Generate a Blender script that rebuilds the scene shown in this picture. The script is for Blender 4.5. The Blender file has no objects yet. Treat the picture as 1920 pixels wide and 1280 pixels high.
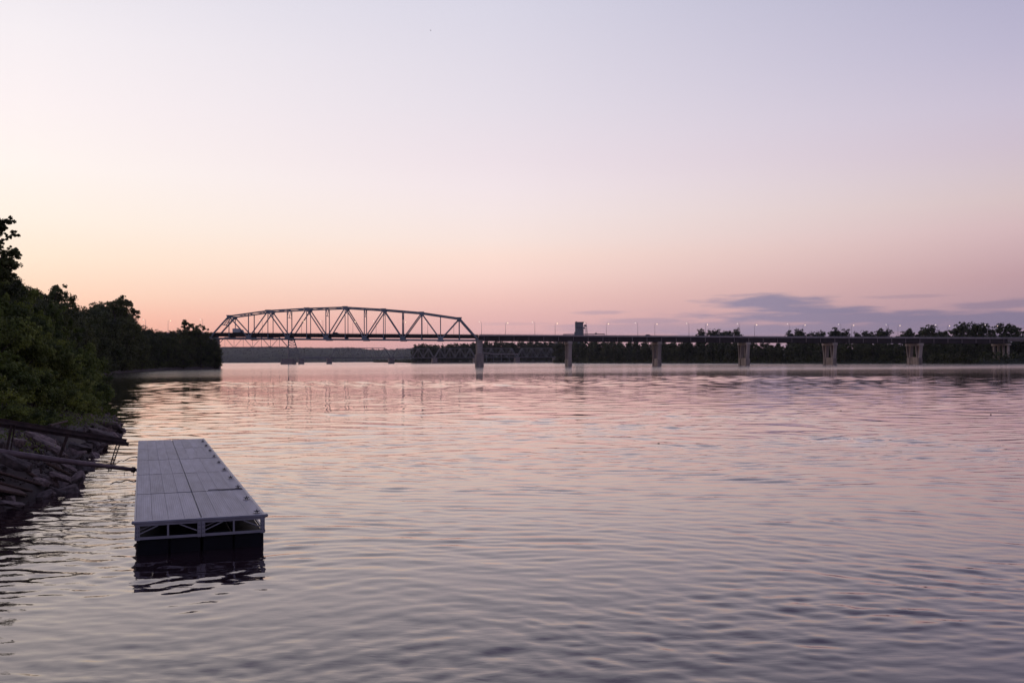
import bpy, math, random
import numpy as np
from mathutils import Vector, Matrix, Euler, noise as mnoise

random.seed(7); rng = np.random.default_rng(11)
sc = bpy.context.scene
R = math.radians

# ------------------------------------------------------------------ camera
CAM_H = 4.7
camd = bpy.data.cameras.new('camera'); cam = bpy.data.objects.new('camera', camd)
sc.collection.objects.link(cam); sc.camera = cam
camd.lens = 35.0; camd.sensor_width = 36.0; camd.clip_start = 0.1; camd.clip_end = 40000
PITCH, ROLL = R(1.08), R(-0.34)
CM = Matrix.Translation((0, 0, CAM_H)) @ Matrix.Rotation(math.pi / 2 + PITCH, 4, 'X') @ Matrix.Rotation(ROLL, 4, 'Z')
cam.matrix_world = CM
F = 1920 * 35 / 36.0

# ------------------------------------------------------------------ world
def lin(c):
    c = c / 255.0
    return c / 12.92 if c <= 0.04045 else ((c + 0.055) / 1.055) ** 2.4
def L3(r, g, b): return (lin(r), lin(g), lin(b), 1)

world = bpy.data.worlds.new('World'); sc.world = world; world.use_nodes = True
nt = world.node_tree; N = nt.nodes; LK = nt.links
for n in list(N): N.remove(n)
def mth(op, a, b=None, c=None, clamp=False, T=None):
    T = T or nt
    n = T.nodes.new('ShaderNodeMath'); n.operation = op; n.use_clamp = clamp
    for i, v in enumerate((a, b, c)):
        if v is None: continue
        if isinstance(v, (int, float)): n.inputs[i].default_value = v
        else: T.links.new(v, n.inputs[i])
    return n.outputs[0]
def maprange(v, a, b, c=0.0, d=1.0, smooth=True, T=None):
    T = T or nt
    n = T.nodes.new('ShaderNodeMapRange'); n.interpolation_type = 'SMOOTHSTEP' if smooth else 'LINEAR'
    T.links.new(v, n.inputs[0])
    for i, x in zip((1, 2, 3, 4), (a, b, c, d)): n.inputs[i].default_value = x
    return n.outputs[0]
def ramp(v, stops, T=None):
    T = T or nt
    n = T.nodes.new('ShaderNodeValToRGB'); T.links.new(v, n.inputs[0])
    el = n.color_ramp.elements
    while len(el) < len(stops): el.new(0.5)
    for e, (p, c) in zip(el, stops): e.position = p
    for e, (p, c) in zip(sorted(el, key=lambda e: e.position), sorted(stops)): e.color = c
    return n.outputs[0]
def mixc(f, a, b, T=None):
    T = T or nt
    n = T.nodes.new('ShaderNodeMix'); n.data_type = 'RGBA'
    if isinstance(f, (int, float)): n.inputs[0].default_value = f
    else: T.links.new(f, n.inputs[0])
    for i, v in ((6, a), (7, b)):
        if isinstance(v, tuple): n.inputs[i].default_value = v
        else: T.links.new(v, n.inputs[i])
    return n.outputs[2]
tc = N.new('ShaderNodeTexCoord'); sx = N.new('ShaderNodeSeparateXYZ'); LK.new(tc.outputs['Generated'], sx.inputs[0])
dx, dy, dz = sx.outputs
az = mth('MULTIPLY', mth('ARCTAN2', dx, dy), 180 / math.pi)
el = mth('MULTIPLY', mth('ARCSINE', mth('MINIMUM', mth('MAXIMUM', dz, -1.0), 1.0)), 180 / math.pi)
elc = mth('DIVIDE', mth('MAXIMUM', el, 0.0), 90.0, clamp=True)
def E(y): return math.degrees(math.atan((676 - y) / F)) / 90.0
def stops(rows, zen):
    s = [(E(y), L3(*c)) for y, c in rows]
    s += [(0.33, L3(*zen[0])), (0.55, L3(*zen[1])), (1.0, L3(*zen[2]))]
    return sorted(s, key=lambda t: t[0])
LEFT = stops([(676, (240, 160, 142)), (640, (247, 174, 152)), (600, (254, 194, 171)), (560, (255, 216, 192)), (500, (255, 232, 211)),
              (430, (255, 241, 228)), (340, (255, 245, 240)), (230, (252, 242, 243)), (110, (246, 239, 243)), (0, (236, 231, 239))],
             [(190, 185, 212), (146, 144, 182), (124, 126, 168)])
MID = stops([(676, (208, 164, 172)), (640, (218, 173, 178)), (600, (230, 182, 180)), (560, (242, 198, 190)), (520, (250, 214, 204)), (480, (252, 223, 212)),
             (450, (249, 228, 221)), (400, (246, 230, 229)), (350, (243, 229, 233)), (300, (238, 225, 232)), (200, (230, 222, 232)), (0, (217, 214, 229))],
            [(168, 163, 198), (132, 132, 174), (116, 119, 162)])
RIGHT = stops([(676, (156, 132, 154)), (640, (162, 134, 154)), (600, (176, 145, 158)), (540, (192, 157, 164)), (500, (204, 172, 177)), (460, (213, 184, 188)),
               (410, (215, 194, 196)), (370, (212, 195, 202)), (320, (207, 192, 206)), (250, (202, 192, 211)), (150, (190, 184, 208)), (0, (174, 172, 200))],
              [(138, 134, 175), (116, 117, 160), (106, 110, 154)])
cl_, cm_, cr_ = ramp(elc, LEFT), ramp(elc, MID), ramp(elc, RIGHT)
BACK = ramp(elc, [(0.0, L3(100, 98, 124)), (0.08, L3(138, 122, 145)), (0.3, L3(120, 124, 158)), (1.0, L3(112, 122, 165))])
sky = mixc(maprange(az, -26, -1, smooth=False), cl_, cm_)
sky = mixc(maprange(az, -1, 27, smooth=False), sky, cr_)
sky = mixc(maprange(mth('ABSOLUTE', mth('ADD', az, 28)), 60, 150), sky, BACK)
# low thin clouds, each a soft streak of its own
nz = N.new('ShaderNodeTexNoise'); nz.noise_dimensions = '2D'; nz.inputs['Scale'].default_value = 1.0; nz.inputs['Detail'].default_value = 5
cv = N.new('ShaderNodeCombineXYZ'); LK.new(mth('MULTIPLY', az, 0.45), cv.inputs[0]); LK.new(mth('MULTIPLY', el, 3.4), cv.inputs[1]); LK.new(cv.outputs[0], nz.inputs['Vector'])
nzc = mth('SUBTRACT', nz.outputs[0], 0.5)
def px_az(x, y=600): 
    d = CM.to_3x3() @ Vector(((x - 960) / F, (640 - y) / F, -1)); d.normalize()
    return math.degrees(math.atan2(d.x, d.y)), math.degrees(math.asin(d.z))
cloud = None
for (cx, cy, wx, wy, amt, shear) in [(1435, 566, 95, 10, 1.0, 0.01), (1510, 580, 120, 8, 1.0, 0.05), (1600, 596, 250, 11, .95, 0.02), (1126, 586, 38, 3, .55, 0),
                              (1215, 602, 85, 5, .6, 0), (1880, 571, 80, 7, .6, -0.03), (1300, 616, 230, 11, .6, 0), (1850, 600, 190, 13, .9, 0),
                              (1600, 618, 330, 14, .85, 0), (975, 607, 60, 2.5, .25, 0), (1700, 556, 60, 3, .3, 0), (1960, 640, 300, 16, .8, 0), (2250, 590, 260, 18, .7, 0)]:
    a0, e0 = px_az(cx, cy); sa, se = wx / F * 57.3 * 1.08, wy / F * 57.3 * 1.22
    u = mth('DIVIDE', mth('SUBTRACT', az, a0), sa)
    v = mth('DIVIDE', mth('ADD', mth('SUBTRACT', el, e0), mth('MULTIPLY', mth('SUBTRACT', az, a0), shear)), se)
    r2 = mth('ADD', mth('MULTIPLY', u, u), mth('MULTIPLY', v, v))
    r = mth('ADD', mth('SQRT', r2), mth('MULTIPLY', nzc, 1.5))
    m = mth('MULTIPLY', maprange(r, 0.45, 1.45, 1.0, 0.0), amt)
    cloud = m if cloud is None else mth('MAXIMUM', cloud, m)
ccol = ramp(maprange(az, 0, 27), [(0.0, L3(172, 152, 172)), (0.45, L3(138, 133, 161)), (1.0, L3(120, 116, 146))])
sky = mixc(mth('MULTIPLY', cloud, 0.85), sky, ccol)
# the physical sky of a sun just on the horizon adds its share of light
nish = N.new('ShaderNodeTexSky'); nish.sky_type = 'NISHITA'; nish.sun_disc = False
SUN_EL, SUN_AZ = R(3.0), R(-42.0)
nish.sun_elevation = SUN_EL; nish.sun_rotation = SUN_AZ
bg1 = N.new('ShaderNodeBackground'); LK.new(sky, bg1.inputs[0]); bg1.inputs[1].default_value = 1.0
bg2 = N.new('ShaderNodeBackground'); LK.new(nish.outputs[0], bg2.inputs[0]); bg2.inputs[1].default_value = 0.004
add = N.new('ShaderNodeAddShader'); LK.new(bg1.outputs[0], add.inputs[0]); LK.new(bg2.outputs[0], add.inputs[1])
wo = N.new('ShaderNodeOutputWorld'); LK.new(add.outputs[0], wo.inputs[0])

sd = bpy.data.lights.new('sun', 'SUN'); sd.energy = 0.25; sd.angle = R(12); sd.color = (1.0, 0.62, 0.45)
sun = bpy.data.objects.new('sun', sd); sc.collection.objects.link(sun)
sdir = Vector((math.sin(SUN_AZ) * math.cos(SUN_EL), math.cos(SUN_AZ) * math.cos(SUN_EL), math.sin(SUN_EL)))
sun.rotation_euler = sdir.to_track_quat('Z', 'Y').to_euler()

vs = sc.view_settings
vs.view_transform = 'Standard'; vs.look = 'None'; vs.exposure = 0.0; vs.gamma = 1.0; vs.use_curve_mapping = False
sc.cycles.max_bounces = 6; sc.cycles.diffuse_bounces = 2; sc.cycles.glossy_bounces = 3
sc.cycles.volume_bounces = 0; sc.cycles.transparent_max_bounces = 8
sc.cycles.use_denoising = True

# ------------------------------------------------------------------ calibration: pixel of the 1920 px photo -> world point
_M3 = CM.to_3x3()
def ray(px, py): return _M3 @ Vector(((px - 960) / F, (640 - py) / F, -1))
def P(px, py, Y):
    d = ray(px, py); return Vector((0, 0, CAM_H)) + d * (Y / d.y)
def G(px, py, z=0.0):
    d = ray(px, py); return Vector((0, 0, CAM_H)) + d * ((z - CAM_H) / d.z)

# ------------------------------------------------------------------ mesh helpers
class MB:
    def __init__(s): s.v = []; s.f = []
    def add(s, vs, fs):
        o = len(s.v); s.v += [tuple(v) for v in vs]; s.f += [tuple(i + o for i in f) for f in fs]; return s
    def box(s, lo, hi):
        x0, y0, z0 = lo; x1, y1, z1 = hi
        return s.add([(x0, y0, z0), (x1, y0, z0), (x1, y1, z0), (x0, y1, z0), (x0, y0, z1), (x1, y0, z1), (x1, y1, z1), (x0, y1, z1)],
                     [(0, 3, 2, 1), (4, 5, 6, 7), (0, 1, 5, 4), (1, 2, 6, 5), (2, 3, 7, 6), (3, 0, 4, 7)])
    def bar(s, a, b, w, h, up=(0, 0, 1)):
        a, b = Vector(a), Vector(b); d = (b - a).normalized(); up = Vector(up)
        if abs(d.dot(up)) > 0.97: up = Vector((0, 1, 0))
        x = d.cross(up).normalized() * (w / 2); y = x.cross(d).normalized() * (h / 2)
        vs = [p + i * x + j * y for p in (a, b) for i, j in ((-1, -1), (1, -1), (1, 1), (-1, 1))]
        return s.add(vs, [(0, 1, 2, 3), (7, 6, 5, 4), (0, 4, 5, 1), (1, 5, 6, 2), (2, 6, 7, 3), (3, 7, 4, 0)])
    def tube(s, pts, rad, n=8):
        pts = [Vector(p) for p in pts]; rs = rad if isinstance(rad, (list, tuple)) else [rad] * len(pts); vs = []
        for i, p in enumerate(pts):
            d = (pts[min(i + 1, len(pts) - 1)] - pts[max(i - 1, 0)]).normalized()
            u = Vector((0, 0, 1)) if abs(d.z) < .9 else Vector((0, 1, 0))
            x = d.cross(u).normalized(); y = x.cross(d)
            vs += [p + (x * math.cos(2 * math.pi * k / n) + y * math.sin(2 * math.pi * k / n)) * rs[i] for k in range(n)]
        fs = [tuple(range(n))[::-1], tuple(range((len(pts) - 1) * n, len(pts) * n))]
        for i in range(len(pts) - 1):
            for k in range(n): fs.append((i * n + k, i * n + (k + 1) % n, (i + 1) * n + (k + 1) % n, (i + 1) * n + k))
        return s.add(vs, fs)
    def mesh(s, name, mat=None, smooth=False):
        me = bpy.data.meshes.new(name); me.from_pydata(s.v, [], s.f); me.update()
        if mat: me.materials.append(mat)
        if smooth: me.polygons.foreach_set('use_smooth', [True] * len(me.polygons))
        return me
    def build(s, name, mat, parent=None, smooth=False, bevel=0):
        o = bpy.data.objects.new(name, s.mesh(name, mat, smooth)); sc.collection.objects.link(o)
        if parent: o.parent = parent
        if bevel:
            m = o.modifiers.new('b', 'BEVEL'); m.width = bevel; m.segments = 1; m.limit_method = 'ANGLE'
        return o
def quads(name, Q, mat):
    """Q: (n,4,3) array of free quads"""
    n = len(Q); me = bpy.data.meshes.new(name)
    me.vertices.add(n * 4); me.vertices.foreach_set('co', Q.reshape(-1).astype(np.float32))
    me.loops.add(n * 4); me.loops.foreach_set('vertex_index', np.arange(n * 4, dtype=np.int32))
    me.polygons.add(n); me.polygons.foreach_set('loop_start', np.arange(0, n * 4, 4, dtype=np.int32))
    me.materials.append(mat); me.update(); me.validate(); return me
def grid_mesh(name, V, nr, nc, mat, smooth=True):
    me = bpy.data.meshes.new(name); me.vertices.add(nr * nc); me.vertices.foreach_set('co', V.reshape(-1).astype(np.float32))
    i = np.arange(nr - 1)[:, None] * nc + np.arange(nc - 1)[None, :]
    q = np.stack([i, i + 1, i + nc + 1, i + nc], -1).reshape(-1, 4)
    n = len(q); me.loops.add(n * 4); me.loops.foreach_set('vertex_index', q.reshape(-1).astype(np.int32))
    me.polygons.add(n); me.polygons.foreach_set('loop_start', np.arange(0, n * 4, 4, dtype=np.int32))
    if smooth: me.polygons.foreach_set('use_smooth', np.ones(n, dtype=bool))
    me.materials.append(mat); me.update(); return me
def link(name, me, parent=None):
    o = bpy.data.objects.new(name, me); sc.collection.objects.link(o)
    if parent: o.parent = parent
    return o
def tag(o, label=None, cat=None, group=None, kind=None):
    if label: o['label'] = label
    if cat: o['category'] = cat
    if group: o['group'] = group
    if kind: o['kind'] = kind
    return o
def thing(name, label, cat, loc=(0, 0, 0), rz=0, group=None):
    o = bpy.data.objects.new(name, None); sc.collection.objects.link(o); o.location = loc; o.rotation_euler = (0, 0, rz)
    o.empty_display_size = 0.2
    return tag(o, label, cat, group)
KIDS = {}
def copy_tree(root, loc, rz=0, scale=None, label=None, group=None):
    if root not in KIDS: KIDS[root] = [(c, list(c.children)) for c in root.children]
    r = root.copy(); sc.collection.objects.link(r); r.location = loc; r.rotation_euler = (0, 0, rz)
    if scale: r.scale = scale if not isinstance(scale, (int, float)) else (scale,) * 3
    if label: r['label'] = label
    if group: r['group'] = group
    for ch, gs in KIDS[root]:
        c = ch.copy(); sc.collection.objects.link(c); c.parent = r
        for g in gs:
            d = g.copy(); sc.collection.objects.link(d); d.parent = c
    return r

# ------------------------------------------------------------------ materials
def mat(name, col, rough=0.6, metal=0.0, var=0.15, scale=2.0, bump=0.0, col2=None, detail=6, stretch=(1, 1, 1), spec=0.5, rand=0.0, coord='Object'):
    m = bpy.data.materials.new(name); m.use_nodes = True; T = m.node_tree; b = T.nodes['Principled BSDF']
    b.inputs['Roughness'].default_value = rough; b.inputs['Metallic'].default_value = metal
    b.inputs['Specular IOR Level'].default_value = spec
    t = T.nodes.new('ShaderNodeTexCoord'); mp = T.nodes.new('ShaderNodeMapping'); mp.inputs['Scale'].default_value = stretch
    ob = T.nodes.new('ShaderNodeObjectInfo'); vm = T.nodes.new('ShaderNodeVectorMath'); vm.operation = 'MULTIPLY_ADD'; vm.inputs[1].default_value = (1.7, 1.7, 1.7)
    T.links.new(ob.outputs['Location'], vm.inputs[0]); T.links.new(t.outputs[coord], vm.inputs[2]); T.links.new(vm.outputs[0], mp.inputs[0])
    n = T.nodes.new('ShaderNodeTexNoise'); n.inputs['Scale'].default_value = scale; n.inputs['Detail'].default_value = detail
    T.links.new(mp.outputs[0], n.inputs['Vector'])
    c1 = tuple(max(0, c * (1 - var)) for c in col) + (1,); c2 = (tuple(c * (1 + var) for c in col) if col2 is None else tuple(col2)) + (1,)
    c = ramp(n.outputs[0], [(0.3, c1), (0.7, c2)], T)
    if rand:
        oi = T.nodes.new('ShaderNodeObjectInfo'); hv = T.nodes.new('ShaderNodeHueSaturation')
        T.links.new(c, hv.inputs['Color']); T.links.new(maprange(oi.outputs['Random'], 0, 1, 1 - rand, 1 + rand, False, T), hv.inputs['Value'])
        c = hv.outputs[0]
    T.links.new(c, b.inputs['Base Color'])
    if bump:
        bp = T.nodes.new('ShaderNodeBump'); bp.inputs['Strength'].default_value = bump; bp.inputs['Distance'].default_value = 0.05
        T.links.new(n.outputs[0], bp.inputs['Height']); T.links.new(bp.outputs[0], b.inputs['Normal'])
    return m
def emit(name, col, s):
    m = bpy.data.materials.new(name); m.use_nodes = True; b = m.node_tree.nodes['Principled BSDF']
    b.inputs['Base Color'].default_value = (.8, .8, .8, 1); b.inputs['Emission Color'].default_value = col + (1,); b.inputs['Emission Strength'].default_value = s
    return m
def leaf_mat(name, col, trans=0.25, rand=0.25, nscale=0.35, coord='Object'):
    m = bpy.data.materials.new(name); m.use_nodes = True; T = m.node_tree; b = T.nodes['Principled BSDF']
    b.inputs['Roughness'].default_value = 0.65; b.inputs['Specular IOR Level'].default_value = 0.25
    t = T.nodes.new('ShaderNodeTexCoord'); n = T.nodes.new('ShaderNodeTexNoise'); n.inputs['Scale'].default_value = nscale; n.inputs['Detail'].default_value = 7
    T.links.new(t.outputs[coord], n.inputs['Vector'])
    dk = tuple(c * .5 for c in col); lt = (col[0] * 1.75, col[1] * 1.5, col[2] * 1.2)
    c = ramp(n.outputs[0], [(0.35, dk + (1,)), (0.65, lt + (1,))], T)
    oi = T.nodes.new('ShaderNodeObjectInfo'); hv = T.nodes.new('ShaderNodeHueSaturation'); T.links.new(c, hv.inputs['Color'])
    T.links.new(maprange(oi.outputs['Random'], 0, 1, 1 - rand, 1 + rand, False, T), hv.inputs['Value'])
    T.links.new(maprange(oi.outputs['Random'], 0, 1, 0.515, 0.485, False, T), hv.inputs['Hue'])
    T.links.new(hv.outputs[0], b.inputs['Base Color'])
    tr = T.nodes.new('ShaderNodeBsdfTranslucent'); T.links.new(hv.outputs[0], tr.inputs[0])
    mx = T.nodes.new('ShaderNodeMixShader'); mx.inputs[0].default_value = trans
    T.links.new(b.outputs[0], mx.inputs[1]); T.links.new(tr.outputs[0], mx.inputs[2])
    T.links.new(mx.outputs[0], T.nodes['Material Output'].inputs[0])
    return m

M = dict(
    steel=mat('bridge_steel', (.17, .195, .235), .5, .0, .25, .15, spec=.4),
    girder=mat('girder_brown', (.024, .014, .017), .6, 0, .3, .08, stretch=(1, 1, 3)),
    stiff=mat('stiffener', (.28, .22, .23), .6),
    concrete=mat('concrete', (.31, .255, .235), .85, 0, .35, .12, .3, stretch=(1, 1, .35)),
    stained=mat('stained_concrete', (.26, .21, .19), .9, 0, .45, .25, .3, col2=(.36, .29, .26), stretch=(1, 1, .3)),
    fascia=mat('fascia_concrete', (.27, .225, .235), .85, 0, .2, .2),
    asphalt=mat('asphalt', (.06, .06, .06), .9),
    rail=mat('railway_steel', (.17, .165, .175), .6, 0, .25, .1),
    railpier=mat('stone_pier', (.2, .165, .16), .9, 0, .4, .3),
    pole=mat('pole_metal', (.2, .2, .21), .4, .5),
    lamp_w=emit('lamp_glow_warm', (1, .72, .45), 4.2),
    lamp_o=emit('lamp_glow_pale', (1, .86, .72), 2.2),
    elevator=mat('elevator_concrete', (.15, .16, .18), .9, 0, .25, .12),
    earth=mat('earth', (.045, .032, .027), .95, 0, .35, .5, .8, col2=(.07, .05, .04)),
    grass=mat('bank_grass', (.018, .024, .011), .95, 0, .4, .2, .5),
    rock=mat('rock', (.075, .052, .045), .9, 0, .35, 3.0, 1.0, col2=(.20, .14, .125), rand=.5),
    timber=mat('old_timber', (.085, .05, .037), .85, 0, .4, 3, .6, stretch=(1, 8, 8), rand=.3),
    rust=mat('rusty_steel', (.05, .032, .033), .75, .1, .4, 5, .5, col2=(.085, .052, .045)),
    pipe=mat('weathered_pipe', (.16, .11, .11), .6, .2, .3, 3, .4),
    alu=mat('weathered_aluminium', (.27, .265, .30), .45, .55, .12, 3, .1),
    board=mat('deck_board', (.285, .272, .31), .55, .3, .2, 1.1, .12, stretch=(5, .5, 1), rand=.09),
    float=mat('black_float', (.004, .004, .007), .6, 0, .3, 2, spec=.2),
    cleat=mat('dark_cleat', (.03, .03, .035), .4, .8),
    bark=mat('bark', (.07, .055, .045), .95, 0, .3, 2),
    rope=mat('rope', (.05, .04, .04), .9),
    paint_w=mat('van_paint', (.55, .56, .6), .4), paint_d=mat('car_paint', (.05, .05, .07), .3),
    glass=mat('dark_glass', (.02, .02, .03), .1), tyre=mat('tyre', (.02, .02, .02), .9),
    leaf_near=leaf_mat('shrub_leaves', (.115, .155, .036), .3, .25, .5),
    leaf_mid=leaf_mat('tree_leaves', (.06, .078, .027), .2, .3, .3),
    leaf_far=leaf_mat('far_tree_leaves', (.034, .047, .019), .2, .35, .12),
    leaf_hill=leaf_mat('hill_forest', (.03, .04, .02), .1, .2, .02),
    recess=mat('recess_painted_shade', (.115, .075, .07), .9, 0, .4, .3, .2),  # darker concrete tone, paints the recess shade between the pier ribs
    gauge=mat('gauge_paint', (.45, .45, .47), .7),
)

# ------------------------------------------------------------------ river
def river():
    rows = [-600, -100, 0.5, 5] + list(np.exp(np.linspace(math.log(8), math.log(420), 830))) + list(np.exp(np.linspace(math.log(425), math.log(14000), 200)))
    rows = np.array(rows)
    t = np.concatenate([[-60, -12, -4, -2, -1.2, -.85], np.linspace(-.66, .66, 540), [.85, 1.2, 2, 4, 12, 60]])
    Yg = np.repeat(rows[:, None], len(t), 1); Xg = t[None, :] * np.maximum(rows, 12)[:, None]
    X, Y = Xg.ravel(), Yg.ravel()
    rs = np.random.RandomState(5)
    def lowf(scx, scy, n=10, seed=0):
        r = np.random.RandomState(seed); o = np.zeros_like(X)
        for _ in range(n):
            k = r.uniform(.4, 1.6); o += np.sin(X / scx * k * r.choice([-1, 1]) + Y / scy * r.uniform(.5, 1.6) * k + r.uniform(0, 6.3))
        return o / math.sqrt(n / 2)
    wx = X + 1.1 * lowf(9, 7, 6, 1) + .35 * lowf(2.6, 2.2, 6, 2); wy = Y + 1.0 * lowf(8, 9, 6, 3) + .25 * lowf(2.2, 2.9, 6, 4)
    patch = np.clip(.9 + .34 * lowf(22, 12, 9, 8) + .38 * lowf(4.5, 2.6, 11, 9), .2, 2.2); patch = patch * .6 + .36
    # chop: narrow rough lines where currents meet
    chop = np.zeros_like(X)
    def streak(pts, w, amp, seed):
        nonlocal chop
        g = [G(*p) for p in pts]
        for k in range(len(g) - 1):
            a, b = g[k], g[k + 1]; dxx, dyy = b.x - a.x, b.y - a.y; l2 = dxx * dxx + dyy * dyy
            u = np.clip(((X - a.x) * dxx + (Y - a.y) * dyy) / l2, 0, 1)
            d = np.hypot(X - a.x - u * dxx, Y - a.y - u * dyy)
            ww = w * (1 + .5 * np.sin(X * .5 + seed) + .3 * np.sin(X * 1.3 + 2 * seed))
            chop = np.maximum(chop, amp * np.exp(-(d / np.maximum(ww, .15)) ** 2) * (.5 + .5 * np.sin(X * .21 + seed * 3 + Y * .1) ** 2))
    streak([(500, 778), (620, 777), (760, 779), (880, 776)], 1.6, 1.0, 1)
    streak([(910, 790), (1080, 783), (1200, 779), (1400, 783), (1520, 790), (1620, 797)], 3.0, 1.0, 2)
    streak([(1130, 797), (1260, 797), (1380, 800)], 2.0, .8, 3)
    streak([(1590, 823), (1700, 832), (1840, 836)], 2.4, .9, 4)
    streak([(1640, 855), (1800, 862)], 1.6, .7, 14)
    streak([(1420, 985), (1500, 975), (1620, 972), (1720, 985)], .45, .5, 5)
    streak([(1350, 990), (1420, 1010), (1560, 1028), (1700, 1080)], .35, .2, 6)
    streak([(940, 921), (1010, 918), (1080, 924)], .5, 1.0, 7)
    streak([(1440, 1120), (1600, 1140), (1780, 1150)], .4, .3, 8)
    streak([(640, 915), (860, 920), (930, 918)], .5, .6, 9)
    streak([(1350, 895), (1480, 905)], .6, .5, 10)
    left = np.clip((-X - 4) / 12, 0, 1) * np.exp(-((Y - 26) / 14) ** 2)
    z = np.zeros_like(X)
    NW = 110
    calm = np.interp(Y, [0, 14, 22, 40, 60], [.42, .50, .8, 1.45, 1.7])
    for i in range(NW):
        lam = .16 * (2.2 / .16) ** (i / (NW - 1)) * rs.uniform(.92, 1.08)
        ang = rs.normal(math.radians(82), math.radians(24 if lam > .6 else 34))
        kx, ky = math.cos(ang) * 2 * math.pi / lam, math.sin(ang) * 2 * math.pi / lam
        slope = .0108 * (1.55 if .22 < lam < .55 else 1.0 if .5 < lam < 1.2 else .4 if lam >= 1.2 else .8)
        rowd = np.maximum(Y * .0048, .03)
        fade = np.clip((lam / rowd - 2.2) / 2.6, 0, 1)
        amp = slope * lam / (2 * math.pi)
        ch = 1.0 + (3.2 * chop + .45 * left if lam < 1.8 else 0)
        ph = kx * wx + ky * wy + rs.uniform(0, 6.28)
        z += amp * fade * patch * ch * calm * (np.sin(ph) + .18 * np.sin(2 * ph + 1.2))
    belt0 = np.clip(.75 + .55 * lowf(34, 26, 9, 31) + .4 * lowf(90, 50, 8, 32), .4, 2.0)
    fin = np.clip((Y - 40) / 60, 0, 1); fout = np.clip((415 - Y) / 220, 0, 1); rs2 = np.random.RandomState(9)
    for i in range(60):
        lam = 1.6 * (5.6 / 1.6) ** (i / 59) * rs2.uniform(.93, 1.07); ang = rs2.normal(math.radians(85), math.radians(30))
        kx, ky = math.cos(ang) * 2 * math.pi / lam, math.sin(ang) * 2 * math.pi / lam
        fade = np.clip((lam / (Y * .0048) - 2.2) / 2.0, 0, 1)
        z += .0108 * lam / (2 * math.pi) * fade * fin * fout * belt0 * (1 + 1.8 * chop) * np.sin(kx * wx + ky * wy + rs2.uniform(0, 6.28))
    z[(Y < 6) | (np.abs(X) > .7 * np.maximum(Y, 12))] = 0
    V = np.stack([X, Y, z], -1)
    # rough belts far out
    far = np.clip((Y - 60) / 150, 0, 1)
    belt = np.clip(.5 + .45 * lowf(60, 34, 9, 21) + .4 * lowf(170, 90, 8, 22), .05, 1.7)
    rough = patch * (1 - far) * .8 + belt * far + chop * 1.6 + left * .5
    m = bpy.data.materials.new('river_water'); m.use_nodes = True; T = m.node_tree; b = T.nodes['Principled BSDF']
    b.inputs['Base Color'].default_value = (.022, .012, .015, 1); b.inputs['IOR'].default_value = 1.33; b.inputs['Specular IOR Level'].default_value = 0.0
    b.inputs['Specular Tint'].default_value = (1, 1, 1, 1)
    at = T.nodes.new('ShaderNodeAttribute'); at.attribute_name = 'rough'
    g = T.nodes.new('ShaderNodeNewGeometry'); mp = T.nodes.new('ShaderNodeMapping'); mp.inputs['Scale'].default_value = (.6, 1.25, 1); T.links.new(g.outputs['Position'], mp.inputs[0])
    n1 = T.nodes.new('ShaderNodeTexNoise'); n1.inputs['Scale'].default_value = 2.6; n1.inputs['Detail'].default_value = 3.0; n1.inputs['Roughness'].default_value = .45; n1.inputs['Distortion'].default_value = .4
    T.links.new(mp.outputs[0], n1.inputs['Vector'])
    n2 = T.nodes.new('ShaderNodeTexNoise'); n2.inputs['Scale'].default_value = .45; n2.inputs['Detail'].default_value = 3.0; n2.inputs['Roughness'].default_value = .55
    T.links.new(mp.outputs[0], n2.inputs['Vector'])
    sp = T.nodes.new('ShaderNodeSeparateXYZ'); T.links.new(g.outputs['Position'], sp.inputs[0])
    fw = maprange(sp.outputs[1], 200, 420, 0, 1, True, T)
    h1 = mth('MULTIPLY', n1.outputs[0], mth('SUBTRACT', .007, mth('MULTIPLY', maprange(sp.outputs[1], 30, 110, 0, 1, True, T), .0045, T=T), T=T), T=T)
    h2 = mth('MULTIPLY', mth('MULTIPLY', n2.outputs[0], fw, T=T), .03, T=T)
    h = mth('MULTIPLY', mth('ADD', h1, h2, T=T), mth('ADD', mth('MULTIPLY', at.outputs['Fac'], .9, T=T), .22, T=T), T=T)
    bp = T.nodes.new('ShaderNodeBump'); bp.inputs['Strength'].default_value = 1.0; bp.inputs['Distance'].default_value = 1.0
    T.links.new(h, bp.inputs['Height']); T.links.new(bp.outputs[0], b.inputs['Normal'])
    T.links.new(mth('ADD', mth('ADD', maprange(sp.outputs[1], 25, 260, .02, .045, True, T), maprange(sp.outputs[1], 200, 520, .0, .07, True, T), T=T), mth('MULTIPLY', mth('MULTIPLY', at.outputs['Fac'], fw, T=T), .02, T=T), T=T), b.inputs['Roughness'])
    gl = T.nodes.new('ShaderNodeBsdfGlossy'); gl.inputs['Color'].default_value = (1, .95, .935, 1)      # gloss colour set slightly warm
    T.links.new(bp.outputs[0], gl.inputs['Normal']); T.links.new(b.inputs['Roughness'].links[0].from_socket, gl.inputs['Roughness'])
    fr = T.nodes.new('ShaderNodeFresnel'); fr.inputs['IOR'].default_value = 1.37; T.links.new(bp.outputs[0], fr.inputs['Normal'])
    ms = T.nodes.new('ShaderNodeMixShader'); T.links.new(mth('MULTIPLY', fr.outputs[0], 1.27, clamp=True, T=T), ms.inputs[0])
    T.links.new(b.outputs[0], ms.inputs[1]); T.links.new(gl.outputs[0], ms.inputs[2]); T.links.new(ms.outputs[0], T.nodes['Material Output'].inputs[0])
    me = grid_mesh('river', V, len(rows), len(t), m)
    a = me.attributes.new('rough', 'FLOAT', 'POINT'); a.data.foreach_set('value', rough.astype(np.float32))
    tag(link('river', me), 'calm wide river with fine ripples mirroring the pink evening sky', kind='structure')
river()

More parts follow.
